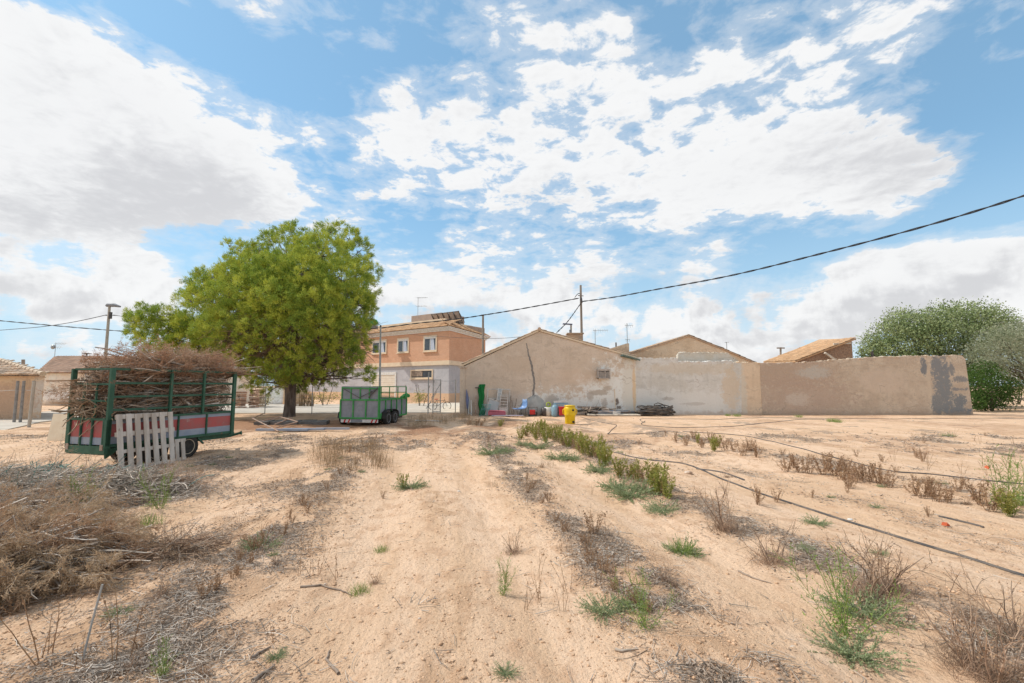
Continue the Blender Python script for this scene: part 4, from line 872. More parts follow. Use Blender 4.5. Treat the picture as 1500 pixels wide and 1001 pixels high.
# ================================================================== fence by the road
def fence(name, label, posts, wires, Y, gatepx=None, m=None, r_=.025):
    x0 = W(posts[0][0], 600, posts[0][3]).x; t = thing(name, label, 'fence', (x0, posts[0][3], 0)); P = []
    for px, yb, yt, Yp in posts:
        b = W(px, yb, Yp); q = W(px, yt, Yp).z; mb = MB(); lx, ly = b.x-x0, Yp-posts[0][3]
        mb.tube([(lx, ly, -.2), (lx+rnd.uniform(-.03,.03), ly, q)], r_, 7); mb.build('post', m or MT['galv'], t); P.append((lx, ly, q))
    mb = MB()
    for f in wires:
        for a, b in zip(P, P[1:]): mb.tube([(a[0],a[1],a[2]*f),((a[0]+b[0])/2,(a[1]+b[1])/2,(a[2]+b[2])/2*f-.02),(b[0],b[1],b[2]*f)], .006, 4)
    mb.build('wire', MT['galv'], t); return t
fence('wire_fence', 'thin wire fence on slim steel posts along the road behind the pine tree', [(300,603,566,26.6),(388,602,567,26.6),(457,601,566,26.6),(528,600.5,566,26.6),(594,600,564,26.6)], (.98,.6,.25), 26.6)
t = thing('metal_gate', 'open metal mesh gate with a diagonal brace in front of the brick house', 'gate', (W(627,602,27).x, 27, 0)); g0 = t.location.x
zt_ = W(640,556,27).z; xa, xb, xc, xd = 0, W(634,600,27).x-g0, W(645,600,27).x-g0, W(667,600,27).x-g0
mb = MB(); mb.tube([(0,0,-.1),(0,0,W(627,545,27).z)],.035,8)
for x in (xb, xc, xd): mb.tube([(x,0,-.1),(x,0,zt_)],.028,8)
mb.build('post', MT['galv'], t); mb = MB(); mb.tube([(xb,0,zt_-.03),(xc,0,zt_-.03)],.022,6); mb.tube([(xb,0,.12),(xc,0,.12)],.022,6); mb.tube([(xb-.1,-.02,.9),(xc-.02,-.02,1.72)],.018,6); mb.tube([(-.1,-.1,.3),(xc-.2,-.1,1.3)],.018,6); mb.tube([(xc,0,zt_-.1),(xd,0,zt_-.1)],.012,6); mb.build('gate_leaf', MT['galv'], t)
mb = MB()
for k in range(14):
    x = xb+(xc-xb)*k/13; mb.tube([(x,.01,.12),(x,.01,zt_-.04)],.0035,3)
for k in range(12): z = .12+(zt_-.16)*k/11; mb.tube([(xb,.012,z),(xc,.012,z)],.0035,3)
mb.build('wire_mesh', MT['galv'], t)
fence('post_fence', 'leaning grey fence posts with one wire in front of the adobe shed', [(-40,612,561,20.6),(21,614,558,20.4),(30,614,558,20.4),(44.5,613,558,20.5)], (.78,), 20.4, None, M('grey_post', (.30,.28,.26), (.22,.20,.19), 5), .055)
a = W(42, 629, 18.4); b = W(50, 559, 18.4); mb = MB(); mb.tube([(0,0,-.1),(b.x-a.x,0,b.z)], .055, 8)
tag(mb.build('fence_post', poleconc, None, (a.x,18.4,0)), 'thick leaning pale post nearest the camera at the far left', 'post', 'fence posts by the adobe shed')
# ================================================================== under the pine
def rodframe(name, label, cat, pts, segs, r_, m, grp=None):
    P = [Vector((*G(px, py, z), z)) if True else 0 for px, py, z in pts]; o = P[0].copy(); o.z = gz(o.x, o.y); mb = MB()
    for i, j in segs: mb.tube([P[i]-o, P[j]-o], r_, 6)
    return tag(mb.build(name, m, None, o), label, cat, grp)
rodframe('rusty_ladder', 'pale rusty ladder-like metal frame lying under the pine tree', 'frame', [(370,613,.30),(408,632,.04),(388,605,.25),(396,616,.16),(404,627,.05),(383,617,.22),(428,612,.32),(414,625,.10),(411,611,.35),(436,618,.28),(402,622,.2)], [(0,1),(0,2),(5,8),(10,6),(4,9),(8,9),(7,9)], .022, MT['rust'])
mb = MB(); mb.b2((0,0,0),(2.3,.25,.10)); mb.b2((.9,-.3,0),(2.2,-.05,.06)); mb.b2((2.0,.1,.10),(2.9,.3,.15)); x, y = G(376,632); 
for k, (a_, b_, w_) in enumerate(((0,1.9,.14),(.9,1.5,.20),(2.1,1.2,.12))):
    m_ = MB(); m_.box((w_/2+a_+b_/2-.1, k*.16, .05+.01*k), (b_, w_, .07), (0,0,R((-3,2,4)[k])))
    tag(m_.build('metal_profile', MT['bluegrey'], None, (x, y-.05*k, gz(x,y))), ('longest of the blue-grey metal strips under the pine, furthest towards the trailer','middle blue-grey metal strip below the rusty frame under the pine','shortest blue-grey metal strip, ending the row right of the pine trunk')[k], 'metal strip', 'metal strips under the pine')
m_ = MB(); x, y = G(372,622)
for k in range(5): m_.box((.45+k*.6, .12*(k%2), .10), (.58,.6,.14), (R(4),R(-2),R(k*3-4)))
o = m_.build('roofing_sheets', M('grey_sheet', (.18,.165,.155), (.12,.11,.10), 4), None, (x, y, gz(x,y)-.02)); tag(o, 'flat heap of dark grey sheets lying at the foot of the pine tree', 'sheets')
x, y = G(520,613); m_ = MB(); m_.bar((0,0,.03),(2.9,1.0,.55),.07); m_.bar((0,0,.03),(.5,.05,.04),.10,.05)
tag(m_.build('metal_bar', MT['galv'], None, (x-.7, y+.3, gz(x,y))), 'long grey metal bar propped against the left side of the green trailer', 'bar')
bpy.data.objects['metal_bar'].rotation_euler = (0,0,0)
x, y = G(612,617); m_ = MB(); m_.box((.5,0,.03),(1.25,.16,.035),(0,R(1),R(-9))); tag(m_.build('white_plank', MT['white'], None, (x,y,gz(x,y))), 'thin white plank lying on the soil right of the green trailer', 'plank')
def stack(label, px0, px1, yb, yt, Y, m, lay=8, grp=None):
    a, b = W(px0,yb,Y), W(px1,yb,Y); h = W(px0,yt,Y).z; t = thing('brick_stack', label, 'brick stack', (a.x,Y,0), 0, grp); mb = MB(); w_ = b.x-a.x
    for j in range(lay):
        n = 4
        for k in range(n): mb.box((w_*(k+.5)/n+rnd.uniform(-.03,.03), .3+rnd.uniform(-.05,.05), h*(j+.5)/lay), (w_/n*.92, .6, h/lay*.72), (0,0,rnd.uniform(-.06,.06)))
        if j%2: mb.box((w_/2,.3,h*(j+.96)/lay), (w_,.5,.02))
    mb.build('bricks', m, t); mb = MB()
    for x in (.1,w_/2,w_-.1): mb.b2((x-.05,0,0),(x+.05,.62,.008))
    mb.build('bearers', MT['scrapwood'], t); return t
brk = M('stacked_bricks', (.46,.26,.17), (.36,.24,.18), 3, isl=.3); brk2 = M('stacked_boards', (.52,.40,.28), (.36,.27,.19), 3, isl=.3)
stack('stack of reddish bricks at the roadside just right of the loaded trailer', 342, 353.5, 593, 574, 33, brk)
stack('second reddish brick stack, between the trailer stack and the weeds by the fence post', 364, 373, 592, 571, 33.5, brk)
stack('tallest pale brick stack, next to the white wall left of the pine trunk', 374, 383, 591, 566, 35, brk2)
mb = MB(); a, b = W(384,588,40), W(412,588,40); mb.prism([(0,0,-.2),(b.x-a.x,0,-.2),(b.x-a.x,0,W(384,567,40).z),(0,0,W(384,569,40).z)], (0,.3,0)); tag(mb.build('white_wall', plaster('white_wall', (.70,.64,.57), (.74,.69,.63), rb=.1), None, (a.x,40,0)), 'low plain white wall seen left of the pine trunk across the road', 'wall')
mb = MB(); a = W(414,588,41); mb.b2((0,0,-.1),(1.9,.3,W(414,563,41).z)); tag(mb.build('cream_wall', MT['trim'], None, (a.x,41,0)), 'narrow cream wall directly behind the pine trunk', 'wall')
t = thing('cane_screen', 'ragged screen of upright dry canes right of the pine trunk', 'screen', (W(431,590,36).x,36,0)); bk = Bulk(); rg = np.random.default_rng(5)
n = 90; P0 = np.stack([rg.uniform(0,1.5,n), rg.uniform(0,.15,n), np.zeros(n)],1); bk.strands(wander(P0, np.tile([0,0,1.],(n,1)), rg.uniform(.8,1.5,n), 4, .06, rg), np.full(n,.022), np.full(n,.012)); bk.build('canes', MT['straw'], t)
mb = MB(); mb.bar((0,-.03,.9),(1.55,-.03,.95),.04); mb.bar((0,-.03,.3),(1.55,-.03,.3),.04); mb.build('cross_rail', MT['scrapwood'], t)
# bicycle-like scrap by the gate
t = thing('old_bicycle', 'small dark bicycle with red saddle behind the metal gate', 'bicycle', (W(634,594,31).x, 31, 0), R(6))
def ringm(mb, c, r_, tr_, n=20): mb.tube([Vector(c)+Vector((math.cos(2*PI*k/n)*r_,0,math.sin(2*PI*k/n)*r_)) for k in range(n+1)], tr_, 5, False)
for x in (0, .95):
    mb = MB(); ringm(mb, (x,0,.28), .27, .02)
    for k in range(6): mb.tube([(x,0,.28),(x+.26*math.cos(k*PI/3),0,.28+.26*math.sin(k*PI/3))], .004, 3)
    mb.build('wheel', MT['rubber'], t)
mb = MB()
for a, b in (((0,.28),(.35,.30)),((.35,.30),(.25,.68)),((.25,.68),(0,.28)),((.25,.62),(.78,.66)),((.35,.30),(.78,.62)),((.95,.28),(.76,.75))): mb.tube([(a[0],0,a[1]),(b[0],0,b[1])], .016, 6)
mb.build('frame', MT['darksteel'], t); mb = MB(); mb.tube([(.74,-.2,.85),(.76,0,.80),(.74,.2,.85)],.014,6); mb.build('handlebar', MT['darksteel'], t); mb = MB(); mb.box((.22,0,.73),(.24,.11,.05)); bevel(mb.build('saddle', MT['redp'], t),.02)
# green tank on the roof behind the tree
p = W(546,467,48); mb = MB(); mb.lathe([(.3,-.4),(.46,-.34),(.52,-.1),(.52,.05),(.42,.18),(.2,.24)], (0,0,-.0), 18); r = thing('roof_tank', 'bright green plastic tank on the roof seen past the pine needles', 'tank', (p.x,48,p.z-.3)); mb.build('tank', gr, r); mb = MB(); mb.b2((-.45,-.45,-.75),(.45,.45,-.405)); mb.build('stand', MT['greymetal'], r)
# ================================================================== junk along the gabled wall
def at(px, py): x, y = G(px, py); return (x, y, gz(x, y))
def atY(px, Y): x = W(px, 608, Y).x; return (x, Y, gz(x, Y))
YW = HY-.02; sc_px = 25.9/F                                # metres per pixel at the wall
def lean(name, label, cat, px0, px1, yb, yt, m, dx=0, Y=YW-.35, th_=.03, grp=None):
    a = W(px0, yb, Y); h = (yb-yt)*Y/F; w_ = (px1-px0)*Y/F; mb = MB(); mb.box((w_/2,.16,h/2),(w_,th_,h),(R(-12),R(dx),0)); return tag(mb.build(name, m, None, (a.x,Y,gz(a.x,Y)+.0)), label, cat, grp)
t = thing('parasol', 'closed blue parasol with a dark pole leaning on the wall corner', 'parasol', atY(683, YW-.3)); z0 = 0
mb = MB(); mb.tube([(.08,0,0),(.0,.2,1.3)],.022,8); mb.build('pole', MT['darksteel'], t); mb = MB(); mb.tube([(.06,.05,.35),(.05,.07,.75),(.03,.12,1.0),(-.02,.2,1.42)],[.05,.09,.075,.015],9); mb.build('canopy', M('blue_fabric', (.17,.19,.32), (.12,.14,.24), 6), t)
for k, (px, h, dx, m_) in enumerate(((686.5,1.0,.06,'galv'),(690,.85,-.05,'white'),(693,.75,.08,'scrapwood'),(696.5,1.12,.02,'rust'))):
    mb = MB(); mb.box((0,.12,h/2),(.05+.03*(k==3),.04,h),(R(-10),dx,0)); mb.box((dx*1.5,.05,.12),(.16,.05,.05),(0,.4,0))
    tag(mb.build('scrap_batten', MT[m_], None, atY(px, YW-.45)), ('grey metal batten beside the closed parasol','short white batten second from the closed parasol','shortest brown batten third from the closed parasol','tall rust-coloured batten just left of the green mat')[k], 'batten', 'scrap battens by the parasol')
t = thing('artificial_turf', 'tall folded strip of bright green artificial turf standing against the wall', 'mat', atY(701, YW-.3)); h = 45*sc_px
mb = MB(); n = 14; prof = [(-.01,0),(.30,.0)]; vs = []
for i in range(n+1):
    z = h*i/n
    for k in range(7): x = k/6; vs.append((.02+x*.30+.03*math.sin(i*.9)-.04*math.sin(i/n*PI), .12+.05*math.sin(k*1.6+i*.5)+.15*i/n, z))
mb.add(vs, [(i*7+k,i*7+k+1,(i+1)*7+k+1,(i+1)*7+k) for i in range(n) for k in range(6)], True); o = mb.build('strip', MT['turf'], t); sd = o.modifiers.new('s','SOLIDIFY'); sd.thickness = .05
mb = MB(); mb.bar((-.22,.22,h-.2),(.02,.22,h-.18),.07,.05); mb.build('stick', MT['darksteel'], t)
# old door frame, glazed leaf, slatted shelf
def leafframe(name, label, cat, px0, px1, yb, yt, Y, lean_, tilt, m, fill=None, nbar=0, pm=None, t_=.06, zb_=0, barat=None):
    a = atY(px0, Y); h = (yb-yt)*Y/F; w_ = (px1-px0)*Y/F; t = thing(name, label, cat, a); Rm = Matrix.Rotation(R(lean_),3,'X')@Matrix.Rotation(R(tilt),3,'Y'); mb = MB()
    for c, d in (((t_/2,0,h/2),(t_,.04,h)),((w_-t_/2,0,h/2),(t_,.04,h)),((w_/2,0,h-t_/2),(w_-2*t_,.038,t_)),((w_/2,0,t_/2),(w_-2*t_,.038,t_))): mb.box(Rm@Vector(c), d, Rm)
    for k in range(nbar): z = (barat[k] if barat else (k+1)/(nbar+1))*h; mb.box(Rm@Vector((w_/2,0,z)), (w_-2*t_,.034,t_*.8), Rm)
    mb.build('frame', m, t)
    if fill: mb = MB(); mb.box(Rm@Vector((w_/2,.005,h*fill[0]+h*(fill[1]-fill[0])/2)), (w_-2*t_,.01,h*(fill[1]-fill[0])), Rm); mb.build('panel', pm, t)
    return t
wp = M('weathered_white', (.60,.56,.51), (.48,.42,.36), 6, wear=(.42,.30,.22), wears=4); gl = M('dusty_glass', (.40,.42,.42), (.46,.47,.46), 3, .3, 0)
leafframe('door_frame', 'large empty weathered white door frame leaning behind the other frames', 'door frame', 712, 746, 612, 573, YW-.22, -10, 2, wp, None, 1, t_=.07, barat=[.62])
leafframe('glazed_door', 'white framed panel of dusty grey glass leaning in front of the door frame', 'door', 710, 727, 612, 586, YW-.50, -14, 14, wp, (.05,.95), 0, gl, .05)
leafframe('narrow_shutter', 'narrow pale slatted shutter standing taller than the frames around it', 'shutter', 724.5, 731, 612, 573, YW-.42, -10, 7, MT['white'], (.0,1), 6, gl, .035)
leafframe('slatted_shelf', 'white shelf unit with four dark gaps leaning right of the narrow shutter', 'shelf', 731, 743, 613, 583, YW-.55, -12, 3, wp, (.05,.35), 5, wp, .045, barat=[.38,.52,.66,.80,.92])
mb = MB(); x0_ = 0
mb.box((.25,0,.13),(.95,.35,.20),(0,0,.05)); mb.box((.25,-.05,.26),(.85,.3,.05),(0,.05,.05)); o = mb.build('crate', M('pink_plastic', (.52,.14,.18), (.44,.13,.16), 5), None, atY(721, YW-1.0)); bevel(o,.02); tag(o, 'low pinkish-red plastic crate in front of the leaning frames', 'crate')
t = thing('folded_chair', 'tangled teal metal chair frame below the green mat', 'chair frame', atY(703, YW-.75)); mb = MB(); tm = M('teal_paint', (.13,.29,.28), (.10,.24,.22), 5)
for k in range(7): x = .05+k*.07; mb.tube([(x,0,.02),(x+.04,.02,.4),(x+.12,.15,.62)],.010,5)
for z, y in ((.05,0),(.4,.02),(.62,.15)): mb.tube([(0+z*.12,y,z),(.52+z*.15,y,z)],.014,5)
mb.build('back', tm, t); mb = MB(); mb.tube([(0,-.25,0),(.05,-.1,.35),(.5,-.1,.35),(.55,-.28,0)],.014,5); mb.tube([(.02,.1,0),(.3,-.15,.34)],.014,5); mb.build('leg', tm, t)
mb = MB(); mb.box((.6,0,.02),(1.7,.5,.03),(0,0,.06)); tag(mb.build('tarpaulin', M('purple_grey_sheet', (.30,.27,.35), (.38,.35,.38), 6), None, atY(727, YW-1.35)), 'flat lilac-grey plastic sheet on the soil before the red crate', 'sheet')
for k, (px, h, dx) in enumerate(((747,1.1,.1),(751,.85,-.12),(755,.95,.14))):
    mb = MB(); mb.box((0,.12,h/2),(.045,.035,h),(R(-12),dx,0)); mb.box((.05,.1,h*.3),(.04,.03,h*.6),(R(-12),-dx*2,0)); tag(mb.build('wooden_batten', MT['scrapwood'], None, atY(px, YW-.4)), ('tall dark wooden batten right of the shelf unit','shorter leaning batten between shelf unit and blue chair','wooden batten just left of the blue chair')[k], 'batten', 'battens by the blue chair')
# blue chair
t = thing('blue_chair', 'blue moulded plastic chair on thin dark legs, seen from its side', 'chair', atY(754, YW-1.15), R(42)); s_ = 25/F
mb = MB(); n = 12; vs = []
prof = [(0,.36,.19),(.10,.33,.22),(.30,.325,.23),(.50,.33,.23),(.64,.36,.23),(.72,.42,.23),(.77,.52,.22),(.79,.66,.20),(.77,.80,.14)]
for x, z, hw in prof:
    for k in range(7): a = -1+2*k/6; vs.append((x*.98+.0, a*hw, z*1.12+.05*a*a))
mb.add(vs, [(i*7+k,i*7+k+1,(i+1)*7+k+1,(i+1)*7+k) for i in range(len(prof)-1) for k in range(6)], True); o = mb.build('seat_shell', MT['blue'], t); sd = o.modifiers.new('s','SOLIDIFY'); sd.thickness = .025
for x in (.06, .66):
    for y in (-.18,.18): mb = MB(); mb.tube([(x,y,0),(x+.02*(1 if x<.3 else -1),y*.9,.37)],.014,6); mb.build('leg', MT['darksteel'], t)
# big side panel of the chair back as seen from the field
# concrete mound at the foot of the crack
mb = MB(); a = atY(783, HY+.05); n = 22; vs = []; rr_ = random.Random(3)
rows = [(0,.95,.42),(.25,.92,.40),(.55,.82,.34),(.8,.62,.25),(.98,.36,.14),(1.12,.12,.05)]
for z, hw, dp in rows:
    for k in range(n+1): u = -1+2*k/n; vs.append((u*hw+.06*math.sin(z*7), -dp*(1-abs(u)**2.2)-.001-rr_.uniform(0,.05)*(1-u*u), z+rr_.uniform(-.03,.03)))
mb.add(vs, [(i*(n+1)+k,i*(n+1)+k+1,(i+1)*(n+1)+k+1,(i+1)*(n+1)+k) for i in range(len(rows)-1) for k in range(n)], True); o = mb.build('mortar_buttress', M('mound_mortar', (.46,.445,.41), (.38,.36,.33), 3, bmp=.5, bd=.03), None, a); sd = o.modifiers.new('s','SOLIDIFY'); sd.thickness = .05; sd.offset = -1
tag(o, 'rounded grey mortar mound plastered against the wall under the crack', 'buttress')
t = thing('generator', 'small red and black engine set standing before the grey mortar mound', 'generator', atY(776, YW-.9)); mb = MB(); mb.box((.15,0,.22),(.30,.28,.26)); bevel(mb.build('tank', MT['redp'], t),.03)
mb = MB(); 
for x in (-.06,.40):
    mb.tube([(x,-.2,.02),(x,-.2,.5),(x,.2,.5),(x,.2,.02)],.015,6)
mb.tube([(-.06,-.2,.03),(.40,-.2,.03)],.015,6); mb.tube([(-.06,-.2,.5),(.40,-.2,.5)],.015,6); mb.build('frame', MT['darksteel'], t); mb = MB(); mb.box((.17,0,.06),(.42,.32,.09)); mb.tube([(.33,-.15,.2),(.40,-.15,.2)],.08,10); mb.build('engine', MT['rubber'], t)
for k, (px, m_, w_, h, lab) in enumerate(((798,'darksteel',.20,.45,'dark bucket at the right foot of the mortar mound'),(804,'white',.26,.5,'pale round tub left of the blue crate'))):
    mb = MB(); mb.lathe([(w_*.7,0),(w_*.95,h*.6),(w_,h),(w_*.92,h),(w_*.7,.03)], (0,0,0), 16); tag(mb.build('bucket', MT[m_], None, atY(px, YW-.55)), lab, 'bucket', 'buckets by the wall')
t = thing('hose_reel', 'yellow-green bundle of strap lying on the pale tub', 'strap', Vector(atY(803.5, YW-.6))+Vector((0,0,.52))); mb = MB()
for k in range(5): ringm(mb, (0,-.05+.03*k,.12), .13-.01*k, .018, 12)
mb.build('coil', M('lime_plastic', (.55,.65,.12), None, 4), t)
t = thing('blue_crate', 'pale blue slotted plastic crate behind the red box', 'crate', atY(811, YW-.7)); mb = MB(); cw, chh = .82, .72
for z in (.03,.25,.47,.69): mb.b2((0,0,z-.03),(cw,.02,z+.03)); mb.b2((0,.4,z-.03),(cw,.42,z+.03)); mb.b2((0,.02,z-.03),(.02,.4,z+.03)); mb.b2((cw-.02,.02,z-.03),(cw,.4,z+.03))
for k in range(8): x = k*(cw-.03)/7; mb.b2((x,-.004,.0),(x+.03,.024,.719))
mb.build('body', M('pale_blue_plastic', (.30,.47,.56), (.25,.40,.49), 4), t); mb = MB(); mb.box((cw*.45,.2,.80),(.7,.3,.10),(0,-.1,0)); mb.build('lid', MT['white'], t)
mb = MB(); mb.lathe([(.15,0),(.19,.1),(.2,.5),(.12,.62),(.04,.66)],(0,0,0),14); tag(mb.build('gas_bottle', M('blue_grey_bottle', (.24,.38,.46), None, 3, .4, .05), None, atY(813, YW-1.0)), 'small rounded blue-grey bottle in front of the blue crate', 'gas bottle')
mb = MB(); mb.box((.2,0,.28),(.44,.34,.42)); mb.box((.2,-.02,.51),(.5,.38,.05)); o = mb.build('red_box', MT['redp'], None, atY(819.5, YW-1.15)); bevel(o,.04); tag(o, 'red plastic box touching the left side of the yellow barrel', 'box')
# yellow barrel
Yb = G(835,620)[1]; t = thing('yellow_barrel', 'bright yellow plastic barrel with side handles standing on bare soil', 'barrel', (W(835,620,Yb).x, Yb, gz(W(835,620,Yb).x, Yb))); t.scale = (.92,.92,.92)
mb = MB(); mb.lathe([(.225,0),(.24,.03),(.252,.38),(.275,.41),(.28,.45),(.272,.49),(.282,.60),(.282,.72),(.265,.78),(.245,.80),(.24,.83),(.05,.84)], (0,0,0), 28); mb.build('body', MT['yellow'], t)
mb = MB(); mb.lathe([(.25,.815),(.262,.83),(.262,.875),(.06,.89)],(0,0,.001),24); mb.build('lid', MT['yellow'], t)
for s_ in (-1,1):
    mb = MB(); mb.tube([(s_*.26,0,.46),(s_*.32,0,.48),(s_*.33,0,.58),(s_*.32,0,.68),(s_*.27,0,.70)],.028,7); mb.build('handle', MT['yellow'], t)
mb = MB(); mb.tube([(.10,-.25,.66),(.13,-.31,.66)],.045,10); mb.tube([(.12,-.2,.10),(.15,-.27,.10)],.05,10); mb.build('bung', MT['rubber'], t)
# scrap wood heap and long planks
labs = ['topmost grey plank of the scrap heap right of the barrel','dark plank sticking out of the scrap heap towards the barrel','long pale plank lying lowest in the scrap heap','brown board crossing the scrap heap at a slant','bluish metal sheet in the middle of the scrap heap','short dark board at the right end of the scrap heap','thin long batten lying along the wall foot','grey board resting on the right half of the heap']
for k, (px, L_, z, rz, rx2, m_, dy, w_) in enumerate(((846,1.6,.42,.05,.02,'scrapwood',.5,.2),(846,1.3,.30,-.05,-.10,'rubber',.75,.25),(860,2.9,.06,.02,0,'palewood',.95,.22),(852,1.9,.34,.15,.10,'scrapwood',.6,.18),(862,1.7,.27,-.04,.06,'bluegrey',.7,.35),(902,.8,.20,.1,-.1,'scrapwood',.6,.2),(868,3.2,.22,.02,.02,'greymetal',.35,.12),(880,1.5,.24,-.08,-.02,'greymetal',.6,.26))):
    mb = MB(); mb.box((L_/2,0,z),(L_,w_,.05),(R(12),rx2,rz)); mb.box((L_/2+.1,.02,z/2),(L_*.5,w_*.7,max(.03,z-.06)),(0,rx2*.5,rz))
    tag(mb.build('scrap_plank', MT[m_], None, atY(px, YW-dy)), labs[k], 'plank', 'planks heaped along the wall')
bk = Bulk(); n = 60; a = atY(845, YW-.8); P0 = np.stack([rg.uniform(0,2.2,n), rg.uniform(-.3,.3,n), rg.uniform(.05,.42,n)],1); D0 = np.stack([rg.normal(size=n), rg.normal(size=n)*.3, rg.normal(size=n)*.2],1)
bk.strands(wander(P0, D0, rg.uniform(.3,.9,n), 4, .12, rg), rg.uniform(.008,.02,n), rg.uniform(.004,.01,n)); tag(bk.build('stick_heap', MT['twiggrey'], None, a), 'loose sticks and wires tangled over the scrap planks', 'sticks', kind='stuff')
mb = MB(); mb.tube([(0,0,.02),(-.32,.35,.85)],.028,8); tag(mb.build('white_pipe', MT['white'], None, atY(886.5, YW-.45)), 'short white pipe leaning at a slant against the stained wall', 'pipe')
mb = MB(); mb.tube([(0,0,.1),(0,.18,1.45)],.022,8); tag(mb.build('white_rod', MT['trim'], None, atY(902, YW-.25)), 'thin upright rod standing behind the pale block at the wall', 'rod')
o = MB().box((.15,0,.13),(.42,.3,.26),None,.01).build('pale_block', MT['white'], None, atY(898.5, YW-.75)); bevel(o,.02); tag(o, 'small off-white block on the soil at the foot of the rod', 'block')
t = thing('saw_horse', 'small dark X-shaped trestle left of the pale block', 'trestle', atY(892, YW-.6)); mb = MB(); mb.bar((-.12,0,0),(.14,0,.36),.05); mb.bar((.12,.02,0),(-.1,.02,.30),.05); mb.bar((-.12,.4,0),(.14,.4,.36),.05); mb.build('leg', MT['scrapwood'], t); mb = MB(); mb.bar((.0,0,.22),(.0,.42,.22),.05); mb.build('beam', MT['scrapwood'], t)
# coil of black pipe
p = W(960,613,HY-.75); t = thing('pipe_coil', 'big tangled coil of black irrigation pipe lying against the grey wall', 'pipe coil', (p.x, HY-.75, gz(p.x,HY-.75)))
mb = MB(); r2 = random.Random(11); Q = []
for i in range(22*14):
    a = i/14*2*PI; k = i/14; R1 = .60+.22*math.sin(k*1.7); Q.append((R1*1.30*math.cos(a)+.05*math.sin(k*2.3), R1*.62*math.sin(a)-.0, .06+.46*abs(math.sin(k*.37))*(.62+.38*math.cos(a*1+k*1.3))+.05*math.sin(a*2.3+k)))
mb.tube(Q, .030, 6); mb.build('windings', MT['blackpipe'], t); mb = MB(); mb.tube([(-.1,0,.3),(-.05,-.05,.62),(.15,-.05,.70),(.4,-.02,.62),(.62,0,.40),(.72,-.1,.15)],.028,7); mb.build('loose_end', MT['blackpipe'], t)
# drip pipes on the ground
def hose(label, pts, r_=.016, lift=.006, name='irrigation_pipe', m='blackpipe', wig=.0):
    P = [Vector((*G(px, py, .02), 0)) for px, py in pts]; Q = []
    for i in range(len(P)-1):
        p0, p1, p2, p3 = P[max(0,i-1)], P[i], P[i+1], P[min(len(P)-1,i+2)]; n = max(3, int((p2-p1).length/.12)); r_ = r_*1.0
        for k in range(n):
            t_ = k/n; q = .5*((2*p1)+(p2-p0)*t_+(2*p0-5*p1+4*p2-p3)*t_*t_+(3*p1-p0-3*p2+p3)*t_**3); q.x += wig*math.sin(len(Q)*.35); Q.append(q)
    Q.append(P[-1]); zz_ = hgt(np.array([q.x for q in Q]), np.array([q.y for q in Q])); zs = np.convolve(np.pad(zz_,2,'edge'), np.ones(5)/5, 'valid')
    for q, z in zip(Q, np.maximum(zs, zz_)): q.z = float(z)+lift
    return tag(MB().tube(Q, r_, 7).build(name, MT[m], None), label, 'pipe', 'black pipes lying on the soil')
hose('longest black drip pipe, running from the weeds down to the lower right', [(855,640),(880,654),(930,668),(1000,677),(1060,698),(1130,722),(1240,757),(1330,785),(1420,813),(1500,838),(1560,858)], .016)
hose('black pipe crossing the bare soil from near the coil towards the far right weeds', [(1000,633),(1080,638),(1130,648),(1200,664),(1290,686),(1360,692),(1440,700),(1510,706)], .014)
hose('black pipe running along in front of the wall from the coil to the right edge', [(945,619),(938,614),(960,613.5),(1050,614),(1150,612),(1230,612.5),(1340,613),(1500,613)], .013)
hose('looping black pipe below the coil reaching towards the wall end', [(945,616),(940,622),(960,625),(1030,626),(1080,624),(1120,620),(1170,615),(1230,614)], .014)
hose('thin black pipe from the scrap planks winding into the weeds', [(850,611),(870,616),(890,620),(903,623),(895,628),(890,635),(900,633),(930,634),(975,634)], .013)
hose('short black pipe end behind the pink stone right of the weed row', [(1020,684),(1060,690),(1090,700)], .016)
hose('thin grey pipe lying below the right-hand dry weeds', [(1375,752),(1400,757),(1425,762),(1440,766)], .014)
# ================================================================== trees
def crown_points(blobs, per, rg, flat=.8, low=.25, sub=10, spread=.20, shell=(.62, 1.04)):
    P, D = [], []
    for c, r in blobs:
        n = max(6, int(per*r*r)); v = unit(rg.normal(size=(n, 3))); up = (v[:, 2] > -low) | (rg.random(n) < .35); v = v[up]
        rad = r*rg.uniform(*shell, size=(len(v), 1)); rad = rad*(1+.18*np.sin(v[:, :1]*7+c[0]*3)*np.sin(v[:, 1:2]*8+c[2]*5))
        q = np.array(c)+v*rad*np.array([1, 1, flat])
        q = np.repeat(q, sub, 0)+rg.normal(size=(len(q)*sub, 3))*spread*min(1, .5+r*.4); d = np.repeat(v, sub, 0)
        P.append(q); D.append(d)
    return np.concatenate(P), np.concatenate(D)
def limb(mb, a, b, r0, r1, sag=0, seg=7, wob=.12, n=7):
    a, b = Vector(a), Vector(b); L_ = (b-a).length; pts = []
    for i in range(seg+1):
        t = i/seg; p = a.lerp(b, t)+Vector((0, 0, sag*L_*math.sin(t*PI)))
        if 0 < i < seg: p += Vector([rnd.uniform(-1, 1) for _ in range(3)])*wob*L_/seg
        pts.append(p)
    mb.tube(pts, lambda t: r0+(r1-r0)*t, n); return pts
rg = np.random.default_rng(12)
TX, TY = G(424, 611.5); tx = thing('pine_tree', 'large rounded pine tree with bright yellow-green needles and a short thick trunk', 'tree', (TX, TY, gz(TX, TY)))
T0 = Vector((TX, TY, 0))
